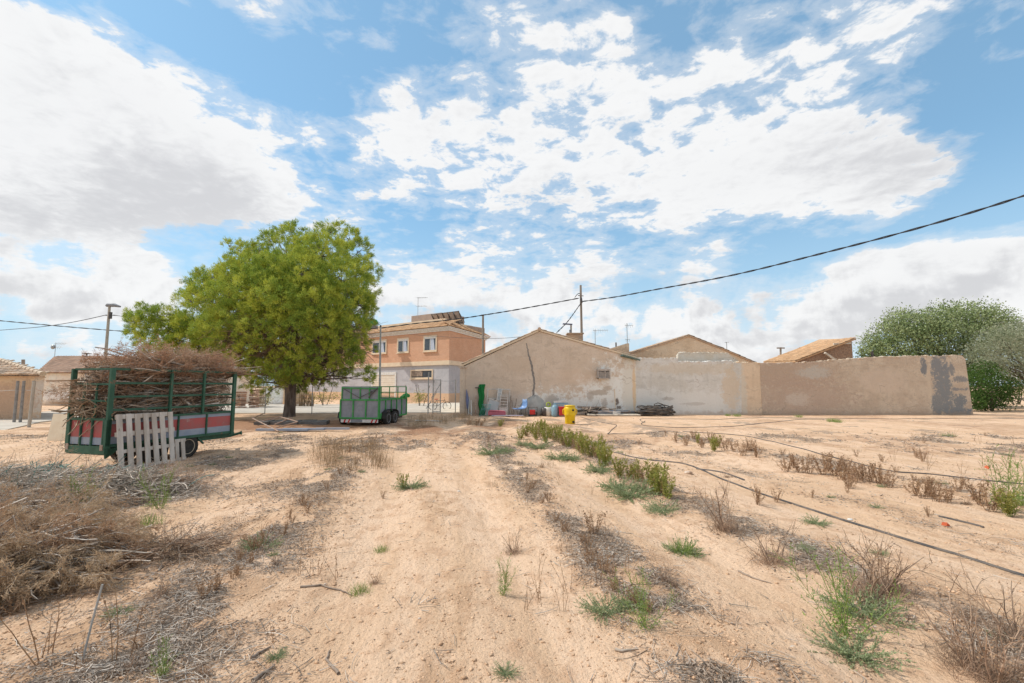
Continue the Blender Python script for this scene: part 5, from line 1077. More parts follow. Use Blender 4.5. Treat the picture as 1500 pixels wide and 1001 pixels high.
PB = [(415,337,17),(432,345,22),(448,362,24),(398,352,14),(380,372,16),(362,365,13),(338,360,9),(352,384,18),(485,342,20),(508,350,22),(522,372,22),(532,398,24),(536,425,22),(528,450,22),
 (470,375,38),(500,410,42),(440,400,38),(405,398,34),(375,400,30),(340,402,24),(310,408,20),(288,418,18),(278,440,22),(285,470,24),(308,440,32),(335,430,34),(370,430,40),(415,440,44),(460,440,44),(505,445,38),
 (315,478,28),(345,470,34),(385,478,36),(430,478,36),(475,482,36),(512,482,28),(538,468,14),(545,445,8),(330,500,20),(300,492,20),
 (375,515,24),(350,530,20),(390,545,24),(415,535,24),(440,520,24),(400,563,18),(430,560,18),(455,552,20),(470,520,24),(500,515,26),(525,500,18),(488,548,22),(515,540,18),(538,547,11),(515,520,18),(548,512,7),(470,566,12),(370,560,15),(395,575,9),(440,574,9),(540,555,9),(352,552,12)]
fb = []
for px, py, r in PB:
    u, v = (px-412)/142, (py-455)/125; q = u*u+v*v; dm = 4.6*math.sqrt(max(0.02, 1-q))
    low_ = py > 508
    opts = [-dm*.85, dm*.8] if q < .75 else [rnd.uniform(-1, 1)*dm]
    if q < .30 and not low_: opts.append(rnd.uniform(-.3, .3)*dm)
    for o_ in opts:
        Y_ = TY+o_; p = W(px+rnd.uniform(-3,3), py+rnd.uniform(-3,3), Y_)-T0; fb.append(((p.x, p.y, p.z), r*Y_/F))
left_ = [(203,463,11),(212,480,14),(228,470,16),(246,486,18),(214,505,12),(240,508,15),(225,522,11),(262,500,17),(282,490,16),(305,505,13),(330,515,12),(200,490,9),(255,520,12),(275,505,16),(290,522,13),(318,500,14),(335,528,12),(215,455,8),(196,470,8),(252,470,14),(272,480,14),(240,530,8),(300,530,12)]
lb = []
for px, py, r in left_: p = W(px, py, TY-.5+rnd.uniform(-1, 1)*.8)-T0; lb.append(((p.x, p.y, p.z), 1.5*r*TY/F))
allb = fb+lb; fbl = [(c, r) for c, r in allb]
P, D = crown_points(fbl, 74, rg, .85, .45, 9, .085, (.74, 1.08))
keep = np.ones(len(P), bool); P, D = P[keep], D[keep]
bk = Bulk(); k = 9; Pn = np.repeat(P, k, 0)+rg.normal(size=(len(P)*k, 3))*.035; Dn = unit(np.repeat(D, k, 0)*.65+rg.normal(size=(len(P)*k, 3))*.6+np.array([0, 0, .45]))
bk.spikes(Pn, Dn, rg.uniform(.09, .17, len(Pn)), rg.uniform(.017, .028, len(Pn)), rg, np.repeat(D, k, 0)+np.array([0,0,.25])); bk.build('crown', MT['needle'], tx)
print('pine needles', len(Pn))
mb = MB(); mb.tube([(0,0,-.3),(-.02,0,.1),(.0,0,.7),(-.03,.02,1.4),(.0,0,2.2),(.05,.05,3.0)], [.36,.31,.275,.27,.29,.22], 14)
limb(mb, (.05,.05,2.8), (.3,.2,8.2), .20, .04, 0, 8); limb(mb, (0,0,2.1), (-2.6,-.6,4.9), .15, .05, .05); limb(mb, (.05,0,2.2), (2.2,.4,5.4), .15, .05, .05); limb(mb, (0,0,2.0), (-.5,-2.6,4.6), .13, .05, .05); limb(mb, (0,0,2.2), (.4,2.6,5.0), .13, .05, .05)
mb.build('trunk', MT['bark'], tx)
mb = MB()
for c, r in allb:
    hz_ = max(1.9, min(7.6, c[2]*.62+.4)); s_ = Vector((.1, .08, hz_)); limb(mb, s_, c, .055+.02*rnd.random(), .012, rnd.uniform(-.06, .08), 6, .25, 5)
    for _ in range(4): v = Vector([rnd.uniform(-1, 1) for _ in range(3)]).normalized()*r*.8; limb(mb, Vector(c)-v*.2, Vector(c)+v, .018, .006, 0, 3, .2, 4)
mb.build('branches', MT['bark'], tx)
bk = Bulk(); n = 2300; ang_ = rg.uniform(0, 2*PI, n); rr_ = rg.uniform(.2, 3.4, n); P0 = np.stack([rr_*np.cos(ang_)*1.0+.2, rr_*np.sin(ang_), 2.3+rr_*.40+rg.uniform(-.6, 1.9, n)], 1)
bk.strands(wander(P0, np.stack([np.cos(ang_), np.sin(ang_), rg.uniform(-.9, .3, n)], 1), rg.uniform(.5, 1.5, n), 5, .16, rg, .05), rg.uniform(.010, .02, n), rg.uniform(.004, .007, n)); bk.build('dead_twigs', MT['twigbrown'], tx)
def leaftree(name, label, base, blobs, Y, mat, per, rg, ls=.16, lw=.05, trunkr=.16, group=None, forks=3, sub=9, spread=.24):
    bx, by = base; t = thing(name, label, 'bush' if 'bush' in name else 'tree', (bx, by, 0), 0, group); B = []
    for px, py, r in blobs:
        for o_ in (-r*.035, r*.02): Y_ = Y+o_+rnd.uniform(-.5, .5); p = W(px, py, Y_); B.append(((p.x-bx, p.y-by, p.z), r*Y_/F))
    P, D = crown_points(B, per, rg, .9, .6, sub, spread)
    P = P[P[:, 2] > .05] if True else P; D = D[:len(P)]
    bk = Bulk(); d = unit(D*.4+rg.normal(size=P.shape)+np.array([0, 0, .3])); bk.leaves(P, d, rg.uniform(.6, 1.2, len(P))*ls, rg.uniform(.7, 1.2, len(P))*lw, rg, .25, D); bk.build('crown', mat, t)
    mb = MB()
    for k in range(forks): a_ = k*2.1; limb(mb, (math.cos(a_)*.15, math.sin(a_)*.15, -.2), (math.cos(a_)*.7, math.sin(a_)*.7, 1.7), trunkr, trunkr*.6, 0, 5)
    mb.build('trunk', MT['bark'], t); mb = MB()
    for c, r in B: a_ = int(rnd.random()*forks)*2.1; limb(mb, (math.cos(a_)*.6, math.sin(a_)*.6, 1.5 if c[2] > 1.8 else .3), c, trunkr*.35, .012, .05, 5, .2, 5)
    mb.build('branches', MT['bark'], t); print(name, len(P)); return t
leaftree('olive_tree', 'big spreading green tree rising behind the end of the rough brown wall', (W(1372,600,36).x, 36), [(1283,508,20),(1278,520,16),(1300,492,24),(1322,478,26),(1345,478,25),(1330,505,30),(1365,495,30),(1378,470,25),(1402,468,27),(1432,466,26),(1456,473,24),(1476,485,22),(1400,500,34),(1440,500,32),(1490,505,24),(1360,530,30),(1410,535,30),(1300,520,24),(1320,545,30),(1370,560,28),(1440,545,26)], 36, MT['olive'], 64, rg, .20, .085, .22)
leaftree('olive_tree', 'grey-green rounded tree at the right edge, in front of the bigger green tree', (W(1545,600,31).x, 31), [(1432,520,16),(1448,508,20),(1468,498,22),(1490,494,24),(1520,500,30),(1560,505,32),(1600,520,30),(1450,532,20),(1475,525,26),(1500,525,28),(1540,535,30),(1585,550,28),(1490,545,18),(1520,555,24)], 31, MT['olivegrey'], 90, rg, .15, .05, .2)
leaftree('dark_bush', 'dark green dense bush beside the tapered end of the rough brown wall', (W(1450,600,30).x, 30), [(1428,585,18),(1432,565,18),(1440,548,18),(1447,590,15),(1452,575,18),(1462,560,16),(1468,585,16),(1478,575,14),(1488,566,10),(1440,600,10),(1420,590,16),(1421,560,14)], 30, MT['bush'], 110, rg, .14, .065, .06)
leaftree('yellow_bush', 'sunlit yellowish bush far behind the dark bush at the right edge', (W(1490,590,40).x, 40), [(1478,562,12),(1492,556,14),(1505,565,14),(1520,575,12),(1480,575,10)], 40, leafmat('yellow_leaves', (.40,.34,.07), (.26,.26,.07), None, .3), 26, rg, .16, .07, .06)
leaftree('garden_bush', 'small green bush at the foot of the brick house near the gate', (W(617,588,37).x, 37), [(612,582,7),(618,580,8),(621,584,6),(614,587,6)], 37, MT['weed'], 60, rg, .12, .05, .03)
hb = [(455+k*7.5, 586-rnd.uniform(0,5), 6.5) for k in range(6)]
leaftree('garden_bush', 'low ragged green hedge patch along the brick house left of the green trailer', (W(475,590,38).x, 38), hb, 38, MT['weed'], 60, rg, .12, .05, .03)
leaftree('garden_bush', 'low green bush between the brick stacks and the white wall', (W(385,590,36).x, 36), [(378,585,7),(386,587,6),(392,588,4)], 36, MT['weed'], 60, rg, .12, .05, .03)
# ================================================================== branches on the trailer (local to its own place)
rg = np.random.default_rng(21)
ld = thing('branch_load', 'tangled load of dry brown pruned branches heaped inside and above the trailer cage', 'branches', tuple(tr.location), th)
def wallz(y): return 2.0+.40*math.sin(min(1, max(0, (y+.1)/1.1))*PI/2)
def loadpts(n, zlo, zhi, rg, inset=.05):
    x = rg.uniform(-TW+inset, -inset, n); y = rg.uniform(-.05, TL+.05, n); top = np.array([wallz(v) for v in y])-.25; z = zlo+(np.minimum(top, zhi)-zlo)*rg.random(n)
    return np.stack([x, y, z], 1)
def refl(V, pl_=False):                                 # keep the load behind the cage rails, except the plume over the tail
    plume = (V[..., 0] < -TW*.35) & (V[..., 1] < .5) & (V[..., 2] > 1.3) & (V[..., 2] < 1.75) & pl_
    lowm = (V[..., 2] < 1.93) | (V[..., 1] < .3); f = .35
    for ax, lo, hi in ((0, -TW+.02, -.022), (1, .02, TL-.03)):
        v = V[..., ax]; a = lowm & (v > hi); v[a] = hi-np.minimum((v[a]-hi)*f, .9); a = lowm & (v < lo) & ~plume; v[a] = lo+np.minimum((lo-v[a])*f, .9)
    return V
def cage(B, out=.05): return refl(B)
bk = Bulk(); n = 420; P0 = loadpts(n, .6, 2.2, rg); D0 = np.stack([rg.normal(size=n)*.12, np.where(rg.random(n) < .5, 1, -1.), rg.normal(size=n)*.12], 1); P0[:, 1] = np.clip(P0[:, 1], .3, TL-.3)
bk.strands(cage(wander(P0-D0*.6, D0, rg.uniform(.9, 1.9, n), 7, .07, rg)), rg.uniform(.012, .026, n), rg.uniform(.004, .010, n)); n = 70; P0 = loadpts(n, .9, 2.3, rg, .03); P0[:, 1] = np.clip(P0[:, 1], .4, TL-.4); D0 = np.stack([rg.normal(size=n)*.2, np.where(rg.random(n) < .5, 1, -1.), rg.normal(size=n)*.22], 1); B = cage(wander(P0-D0*.4, D0, rg.uniform(.6, 1.3, n), 7, .14, rg)); bk.strands(B, rg.uniform(.022, .036, n), rg.uniform(.010, .016, n))
bk.build('thick_branches', MT['twiggrey'], ld)
bk = Bulk(); n = 3200; P0 = loadpts(n, .6, 2.4, rg, .0); D0 = np.stack([rg.normal(size=n)*.35, rg.normal(size=n), rg.normal(size=n)*.3], 1); W1 = cage(wander(P0, D0, rg.uniform(.25, .8, n), 6, .16, rg), .10); bk.strands(W1, rg.uniform(.004, .009, n), rg.uniform(.0015, .003, n)); bk.build('twigs', MT['twigbrown'], ld)
def sprays(bk, roots, dirs, L_, rg, twigs=8, need=16, nl=.05, nw=.006, droop=.05, tl=.35, r=.006):
    k = 7; B = wander(roots, dirs, L_, k, .12, rg, droop); bk[0].strands(B, np.full(len(B), r), np.full(len(B), r*.35))
    i = rg.integers(1, k, (len(B), twigs)); j = np.arange(len(B))[:, None]; S = B[j, i].reshape(-1, 3); Dm = unit(np.repeat(unit(B[:, -1]-B[:, 0]), twigs, 0)*.7+rg.normal(size=(len(S), 3))*.6)
    Tw = wander(S, Dm, tl*rg.uniform(.5, 1.1, len(S)), 5, .15, rg, droop*1.5); bk[0].strands(Tw, np.full(len(Tw), r*.45), np.full(len(Tw), r*.2))
    m = rg.integers(1, 5, (len(Tw), need)); jj = np.arange(len(Tw))[:, None]; Q = Tw[jj, m].reshape(-1, 3)+rg.normal(size=(len(Tw)*need, 3))*.012
    dd = unit(np.repeat(unit(Tw[:, -1]-Tw[:, 0]), need, 0)+rg.normal(size=(len(Q), 3))*.55+np.array([0, 0, -.1])); bk[1].spikes(Q, dd, rg.uniform(.6, 1.2, len(Q))*nl, np.full(len(Q), nw), rg)
bb = [Bulk(), Bulk()]; n = 300
x = rg.uniform(-TW-.0, .0, n); y = rg.uniform(.25, TL+.05, n); P0 = np.stack([x, y, np.array([wallz(v) for v in y])-rg.uniform(.0, .5, n)], 1)
sprays(bb, P0, np.stack([rg.normal(size=n)*.35, rg.normal(size=n)*.8+.1, rg.normal(size=n)*.08+.06], 1), rg.uniform(.3, .65, n), rg, 8, 14, .07, .008, .03, .25)
n = 18; P0 = np.stack([rg.uniform(-TW, -TW*.7, n), rg.uniform(.0, .3, n), rg.uniform(1.45, 1.7, n)], 1); sprays(bb, P0, np.stack([rg.normal(size=n)*.25-.35, np.full(n, -.9), rg.normal(size=n)*.22-.05], 1), rg.uniform(.3, .65, n), rg, 6, 12, .07, .007, .02, .2)
n = 120; P0 = loadpts(n, .8, 2.2, rg, .1); sprays(bb, P0, np.stack([rg.normal(size=n)*.5, rg.normal(size=n), rg.normal(size=n)*.25], 1), rg.uniform(.3, .6, n), rg, 6, 12, .06, .007, .05, .22)
n = 30; P0 = np.stack([rg.uniform(-TW*.5, .1, n), rg.uniform(TL-.2, TL+.1, n), rg.uniform(1.7, 2.2, n)], 1); sprays(bb, P0, np.stack([rg.normal(size=n)*.3+.2, np.full(n, .8), rg.normal(size=n)*.2-.15], 1), rg.uniform(.3, .7, n), rg, 6, 10, .06, .006, .06, .25)
for q in bb:
    for V in q.V:
        refl(V, True)
bb[0].build('side_twigs', MT['twigbrown'], ld); bb[1].build('dry_needles', MT['dryred'], ld)
bk = Bulk(); n = 130; P0 = np.stack([rg.uniform(-TW+.05, -.05, n), rg.uniform(-.02, .3, n), rg.uniform(.95, 1.35, n)], 1); bk.strands(wander(P0, np.stack([rg.normal(size=n), rg.normal(size=n)*.6-.2, rg.normal(size=n)*.5], 1), rg.uniform(.2, .55, n), 5, .22, rg), rg.uniform(.010, .022, n), rg.uniform(.005, .012, n)); bk.build('cut_stubs', M('cut_wood', (.48,.36,.25), (.34,.24,.16), 4, isl=.3), ld)
# ================================================================== brush piles in the field
def moundz(x, y, cx, cy, rx_, ry_, h): return h*np.clip(1-((x-cx)/rx_)**2-((y-cy)/ry_)**2, 0, 1)**.6
def pile(name, label, cx, cy, rx_, ry_, h, rg, nthick, ntwig, nspray, m_thick, m_needle, need=14, nl=.05, dirb=(0,0), nw=.0045, tl=.3):
    t = thing(name, label, 'brush pile', (cx, cy, gz(cx, cy))); g0 = gz(cx, cy)
    def pts(n, f=1.0):
        a_ = rg.uniform(0, 2*PI, n); q = np.sqrt(rg.random(n))*f; x = q*rx_*np.cos(a_); y = q*ry_*np.sin(a_); top = moundz(x, y, 0, 0, rx_, ry_, h); return x, y, top, hgt(x+cx, y+cy)-g0
    bk = Bulk(); x, y, tp, g_ = pts(nthick, .85); P0 = np.stack([x, y, g_+tp*rg.uniform(.3, 1.02, nthick)], 1); D0 = np.stack([rg.normal(size=nthick)+dirb[0], rg.normal(size=nthick)*.7+dirb[1], rg.normal(size=nthick)*.12], 1)
    B = wander(P0-unit(D0)*.25, D0, rg.uniform(.3, .95, nthick), 8, .17, rg); B[..., 2] = P0[:, None, 2]+(B[..., 2]-P0[:, None, 2])*.5; zz_ = hgt(B[..., 0]+cx, B[..., 1]+cy)-g0+.01; B[..., 2] = np.maximum(B[..., 2], zz_); bk.strands(B, rg.uniform(.005, .020, nthick)**1.0, rg.uniform(.002, .007, nthick)); bk.build('branches', m_thick, t)
    bk = Bulk(); x, y, tp, g_ = pts(ntwig, 1.08); P0 = np.stack([x, y, g_+tp*rg.uniform(.2, 1.1, ntwig)+.01], 1); D0 = np.stack([rg.normal(size=ntwig), rg.normal(size=ntwig), rg.normal(size=ntwig)*.35], 1)
    B = wander(P0, D0, rg.uniform(.12, .5, ntwig), 6, .2, rg); B[..., 2] = np.maximum(B[..., 2], hgt(B[..., 0]+cx, B[..., 1]+cy)-g0+.004); bk.strands(B, rg.uniform(.002, .005, ntwig), rg.uniform(.0008, .0018, ntwig)); bk.build('twigs', m_thick if nspray < 100 else MT['twigbrown'], t)
    if nspray:
        bb = [Bulk(), Bulk()]; x, y, tp, g_ = pts(nspray, .95); P0 = np.stack([x, y, g_+tp*rg.uniform(.55, 1.05, nspray)+.02], 1); a_ = np.stack([x/rx_, y/ry_, np.zeros(nspray)], 1)
        sprays(bb, P0, a_*.9+rg.normal(size=a_.shape)*.4+np.array([dirb[0], dirb[1], -.02]), rg.uniform(.2, .5, nspray), rg, 10, need, nl, nw, .10, tl, .005)
        for q in bb:
            for V in q.V:
                gzz = hgt(V[:, 0]+cx, V[:, 1]+cy)-g0+.004; V[:, 2] = np.maximum(V[:, 2], gzz)
        bb[0].build('side_twigs', MT['twiggrey'], t); bb[1].build('dry_needles', m_needle, t)
    return t
rg = np.random.default_rng(31)
pile('brush_pile', 'near brown heap of dead conifer branches with drooping needles, lower left', -4.55, 4.15, 1.05, .85, .34, rg, 190, 700, 300, MT['twiggrey'], MT['drybrown'], 36, .045, (.15, -.1), .0075, .18)
pile('brush_pile', 'brown conifer branches cut by the left edge, behind the near brown heap', -6.1, 5.3, 1.3, .8, .36, rg, 150, 800, 210, MT['twiggrey'], MT['drybrown'], 18, .05, (.1, 0), .007)
pile('brush_pile', 'long low grey heap of tangled thin dead twigs below the trailer tail', -6.5, 7.0, 1.6, .85, .32, rg, 560, 2600, 30, MT['twiggrey'], MT['drybrown'], 12, .04, (.3, .1), .005)
pile('brush_pile', 'grey twig heap at the left edge beside the teal netting', -8.4, 7.2, 1.4, 1.0, .36, rg, 260, 2600, 40, MT['twiggrey'], MT['drybrown'], 12, .04, (.2, 0), .006)
pile('brush_pile', 'small reddish-brown end of dry twigs nearest the leaning pallet', -5.55, 7.45, .5, .28, .16, rg, 24, 400, 50, MT['twigbrown'], MT['dryred'], 10, .04, (.4, .1), .005, .2)
pile('brush_pile', 'thin flat scatter of brown twigs right of the near conifer heap', -3.35, 4.75, .5, .25, .08, rg, 10, 260, 24, MT['twigbrown'], MT['drybrown'], 10, .035, (.5, .1), .004, .18)
x, y = G(30, 722); bk = Bulk(); n = 700; P0 = np.stack([rg.normal(size=n)*.8, rg.normal(size=n)*.28, np.zeros(n)], 1); P0[:, 2] = hgt(P0[:, 0]+x, P0[:, 1]+y)+.05+rg.random(n)*.16
bk.strands(wander(P0, np.stack([np.ones(n), rg.normal(size=n)*.5, rg.normal(size=n)*.25], 1), rg.uniform(.2, .6, n), 6, .18, rg, .03), np.full(n, .005), np.full(n, .005)); tag(bk.build('teal_netting', MT['teal'], None, (x, y, 0)), 'crumpled teal plastic netting beside the grey twig heap at the left edge', 'netting')
x, y = G(72, 706); bk = Bulk(); n = 130; P0 = np.stack([rg.normal(size=n)*.12, rg.normal(size=n)*.07, .22+rg.random(n)*.06+gz(x, y)], 1); bk.strands(wander(P0, rg.normal(size=(n, 3))*np.array([1,1,.3]), rg.uniform(.06, .16, n), 6, .3, rg), np.full(n, .007), np.full(n, .007)); tag(bk.build('teal_netting', MT['teal'], None, (x, y, 0)), 'small bright knot of teal string on top of the grey twig heap', 'netting')
# ================================================================== plants
rg = np.random.default_rng(44)
def stems_of(n, h, spread, rg, k=7, wig=.05, r=.004, up=1.0):
    a_ = rg.uniform(0, 2*PI, n); q = rg.random(n)*.05+.005; P0 = np.stack([q*np.cos(a_), q*np.sin(a_), np.full(n, -.02)], 1); D0 = np.stack([np.cos(a_)*spread*rg.random(n), np.sin(a_)*spread*rg.random(n), np.full(n, up)], 1); return wander(P0, D0, h*rg.uniform(.65, 1.05, n), k, wig, rg)
def onstems(S, m, rg, lo=.15):
    n, k, _ = S.shape; t = rg.uniform(lo, 1, (n, m))*(k-1.001); i = t.astype(int); f = (t-i)[..., None]; j = np.arange(n)[:, None]; P = S[j, i]*(1-f)+S[j, i+1]*f; T = unit(S[j, i+1]-S[j, i]); return P.reshape(-1, 3), T.reshape(-1, 3)
KINDS_ = {}
def mk(kind, var, seed):
    rg = np.random.default_rng(seed); st, lf = Bulk(), Bulk(); ms, ml = MT['weed'], MT['weed']
    if kind == 'broad':
        S = stems_of(9, .52, .45, rg, 7, .06); st.strands(S, np.full(9, .005), np.full(9, .002)); P, T = onstems(S, 42, rg, .12); lf.leaves(P, unit(T*.8+rg.normal(size=P.shape)*.7), rg.uniform(.045, .085, len(P)), rg.uniform(.014, .024, len(P)), rg); ms = MT['grass']
    elif kind == 'mat':
        n = 70; S = stems_of(n, .30, 3.4, rg, 6, .16, up=.55); S[..., 2] = np.abs(S[..., 2])*.8; st.strands(S, np.full(n, .0025), np.full(n, .001)); P, T = onstems(S, 24, rg, .1); lf.leaves(P, unit(T+rg.normal(size=P.shape)*.8+np.array([0,0,.4])), rg.uniform(.014, .032, len(P)), rg.uniform(.006, .011, len(P)), rg); ms, ml = MT['greygreen'], MT['greygreen']
    elif kind == 'grass':
        n = 150; S = stems_of(n, .17, 1.1, rg, 5, .13, up=1.0); S[:, :, :2] += (rg.normal(size=(n, 2))*.06)[:, None]; st.strands(S[:20], np.full(20, .002), np.full(20, .001)); P = S[:, 0]; lf.spikes(S[:, 0], unit(S[:, 2]-S[:, 0]), np.linalg.norm(S[:, 3]-S[:, 0], axis=1), np.full(n, .006), rg); lf.spikes(S[:, 2], unit(S[:, 4]-S[:, 2]), np.linalg.norm(S[:, 4]-S[:, 2], axis=1), np.full(n, .004), rg); ms, ml = MT['grass'], MT['grass']
    elif kind == 'shrub':
        n = 9; S = stems_of(n, .50, 1.0, rg, 8, .12); st.strands(S, rg.uniform(.005, .009, n), np.full(n, .002)); P, T = onstems(S, 7, rg, .1); B = wander(P, T+rg.normal(size=P.shape)*.55, rg.uniform(.08, .24, len(P)), 5, .15, rg); st.strands(B, np.full(len(B), .0028), np.full(len(B), .001))
        m = 240; S2 = stems_of(m, .20, 1.5, rg, 5, .25); S2[:, :, :2] += (rg.normal(size=(m, 2))*.08)[:, None]; st.strands(S2, np.full(m, .0016), np.full(m, .0007)); P, T = onstems(B, 2, rg); lf.leaves(P, unit(rg.normal(size=P.shape)), rg.uniform(.01, .02, len(P)), rg.uniform(.006, .012, len(P)), rg); ms, ml = MT['twigbrown'], MT['dead']
    elif kind == 'dead':
        n = 11; S = stems_of(n, .40, .55, rg, 7, .08); st.strands(S, np.full(n, .0035), np.full(n, .0015)); P, T = onstems(S, 6, rg, .2); B = wander(P, T+rg.normal(size=P.shape)*.6, rg.uniform(.03, .10, len(P)), 4, .15, rg); st.strands(B, np.full(len(B), .002), np.full(len(B), .001)); P, T = onstems(S, 16, rg, .2)
        lf.leaves(P, unit(rg.normal(size=P.shape)+np.array([0,0,-.5])), rg.uniform(.022, .05, len(P)), rg.uniform(.010, .02, len(P)), rg, .5); ms, ml = MT['dead'], MT['dead']
    elif kind == 'stalk':
        n = 3; S = stems_of(n, .30, .45, rg, 6, .07); st.strands(S, np.full(n, .0028), np.full(n, .0012)); P, T = onstems(S, 7, rg, .25); lf.leaves(P, unit(T+rg.normal(size=P.shape)*.7), rg.uniform(.01, .028, len(P)), rg.uniform(.005, .010, len(P)), rg, .4); ms, ml = MT['dead'], MT['dead']
    elif kind == 'straw':
        n = 46; S = stems_of(n, .42, .4, rg, 5, .06); S[:, :, :2] += (rg.normal(size=(n, 2))*.16)[:, None]; st.strands(S, np.full(n, .0022), np.full(n, .001)); P, T = onstems(S, 5, rg, .3); lf.leaves(P, unit(T+rg.normal(size=P.shape)*.5), rg.uniform(.015, .04, len(P)), rg.uniform(.004, .008, len(P)), rg); ms, ml = MT['straw'], MT['straw']
    elif kind == 'wispy':
        n = 7; S = stems_of(n, .62, .75, rg, 8, .07); st.strands(S, np.full(n, .004), np.full(n, .0018)); P, T = onstems(S, 12, rg, .1); B = wander(P, T+rg.normal(size=P.shape)*.5, rg.uniform(.08, .22, len(P)), 5, .1, rg); st.strands(B, np.full(len(B), .002), np.full(len(B), .0009)); P, T = onstems(B, 6, rg, .1)
        lf.leaves(P, unit(T+rg.normal(size=P.shape)*.7), rg.uniform(.012, .028, len(P)), rg.uniform(.005, .009, len(P)), rg); P, T = onstems(S, 40, rg, .0); P = P*np.array([.7,.7,.35]); lf.leaves(P+rg.normal(size=P.shape)*.05, unit(rg.normal(size=P.shape)+np.array([0,0,.6])), rg.uniform(.02, .045, len(P)), rg.uniform(.006, .012, len(P)), rg); ms, ml = MT['grass'], MT['grass']
    elif kind == 'star':
        n = 9; S = stems_of(n, .13, 1.8, rg, 5, .12, up=.5); st.strands(S, np.full(n, .0035), np.full(n, .0015)); P, T = onstems(S, 3, rg); lf.leaves(P, unit(rg.normal(size=P.shape)), rg.uniform(.01, .02, len(P)), rg.uniform(.005, .01, len(P)), rg, .4); ms, ml = MT['twiggrey'], MT['litter']
    for q in (st, lf):
        for V in q.V: V[:, 2] = np.maximum(V[:, 2], -.03)
    a = npmesh('stems', np.concatenate(st.V), np.concatenate(st.T)); a.materials.append(ms); b = npmesh('leaves', np.concatenate(lf.V), np.concatenate(lf.T)); b.materials.append(ml); KINDS_[kind, var] = (a, b)
for i, k in enumerate(('broad','mat','grass','shrub','dead','stalk','straw','wispy','star')):
    for v in range(3): mk(k, v, 100+i*10+v)
NM = dict(broad='tall_weed', mat='sprawling_weed', grass='grass_tuft', shrub='dead_shrub', dead='dead_weed', stalk='dry_stalk', straw='dry_grass', wispy='wispy_weed', star='dry_stub')
CT = dict(broad='weed', mat='weed', grass='grass tuft', shrub='dead shrub', dead='dead weed', stalk='dry stalk', straw='dry grass', wispy='weed', star='dry stub')
def plant(kind, px, py, s=1.0, label=None, group=None, xy=None):
    x, y = xy or G(px, py); a, b = KINDS_[kind, rnd.randrange(3)]
    t = thing(NM[kind], label, CT[kind], (x, y, gz(x, y)), rnd.uniform(0, 6.28), group); t.scale = (s, s, s*rnd.uniform(.92, 1.08)); t['kind'] = 'thing'
    for nm, m in (('stems', a), ('leaves', b)): o = bpy.data.objects.new(nm, m); C.objects.link(o); o.parent = t
    return t
def row(kind, pts, s, label, group, jit=.1): 
    for px, py, *q in pts: plant(kind, px+rnd.uniform(-3,3)*jit, py, (q[0] if q else 1)*s*rnd.uniform(.88,1.12), label, group)
row('broad', [(762,643,.85),(770,640,1.0),(779,638,1.1),(786,645,1.0),(790,638,1.0),(798,641,1.15),(800,650,.9),(807,645,1.15),(815,650,1.1),(818,643,1),(826,655,1.05),(833,658,1.1),(838,652,1),(846,664,1.05),(852,660,.9),(856,670,1.0)], .92, 'upright green weed in the thick patch between yellow barrel and weed row', 'tall green weeds before the yellow barrel')
row('dead', [(772,640),(792,644),(812,648),(824,656),(842,660),(850,668),(872,676),(930,705),(946,712),(972,728)], .75, 'dry brown stem standing among the green weeds of the row', 'dry stems in the green weed row')
row('straw', [(776,636),(788,640),(803,643),(818,652),(834,656),(860,672),(912,702),(940,712)], .7, 'pale dry grass among the green weeds of the row', 'dry grass in the green weed row')
row('broad', [(866,673,.9),(878,676,1.0),(889,682,1.05),(884,688,.9)], 1.0, 'green weed in the thin middle stretch of the weed row', 'green weeds at the middle of the row')
row('broad', [(908,702,.8),(922,704,.85),(936,708,.9),(953,714,1.0),(968,724,1.15),(978,733,1.0),(960,728,.9)], .88, 'green leafy weed at the near end of the weed row above the grey-green mat', 'green weeds at the near end of the row')
row('mat', [(768,650,1.3),(790,655,1.3),(820,672,1.2),(835,675,1.2),(878,692,1.2)], 1.0, 'low grey-green weed hugging the soil along the foot of the tall weed row', 'low weeds along the weed row')
plant('mat', 903, 716, 1.3, 'broad low grey-green weed left of the leafy weeds, spreading over the soil')
plant('mat', 925, 727, 1.45, 'largest low grey-green weed, sprawled below the near leafy weeds')
plant('mat', 945, 722, 1.1, 'low grey-green weed tucked under the leafy weeds, right of the largest one')
plant('mat', 968, 748, .95, 'small grey-green weed beside the pink stone')
plant('mat', 722, 668, 1.5, 'olive-grey low clump at the far end of the middle litter strip'); plant('mat', 740, 664, 1.0, 'smaller low clump right of the olive-grey clump on the middle strip')
plant('broad', 590, 716, .55, 'squat green bush-like weed standing alone between the wheel tracks, its left half'); plant('mat', 602, 714, 1.0, 'squat green weed standing alone between the wheel tracks, its right half')
plant('grass', 1000, 808, 1.0, 'bright green tuft on bare soil left of the dead shrubs'); plant('mat', 1000, 806, .75, 'green feathery weed sharing the spot of the bright green tuft')
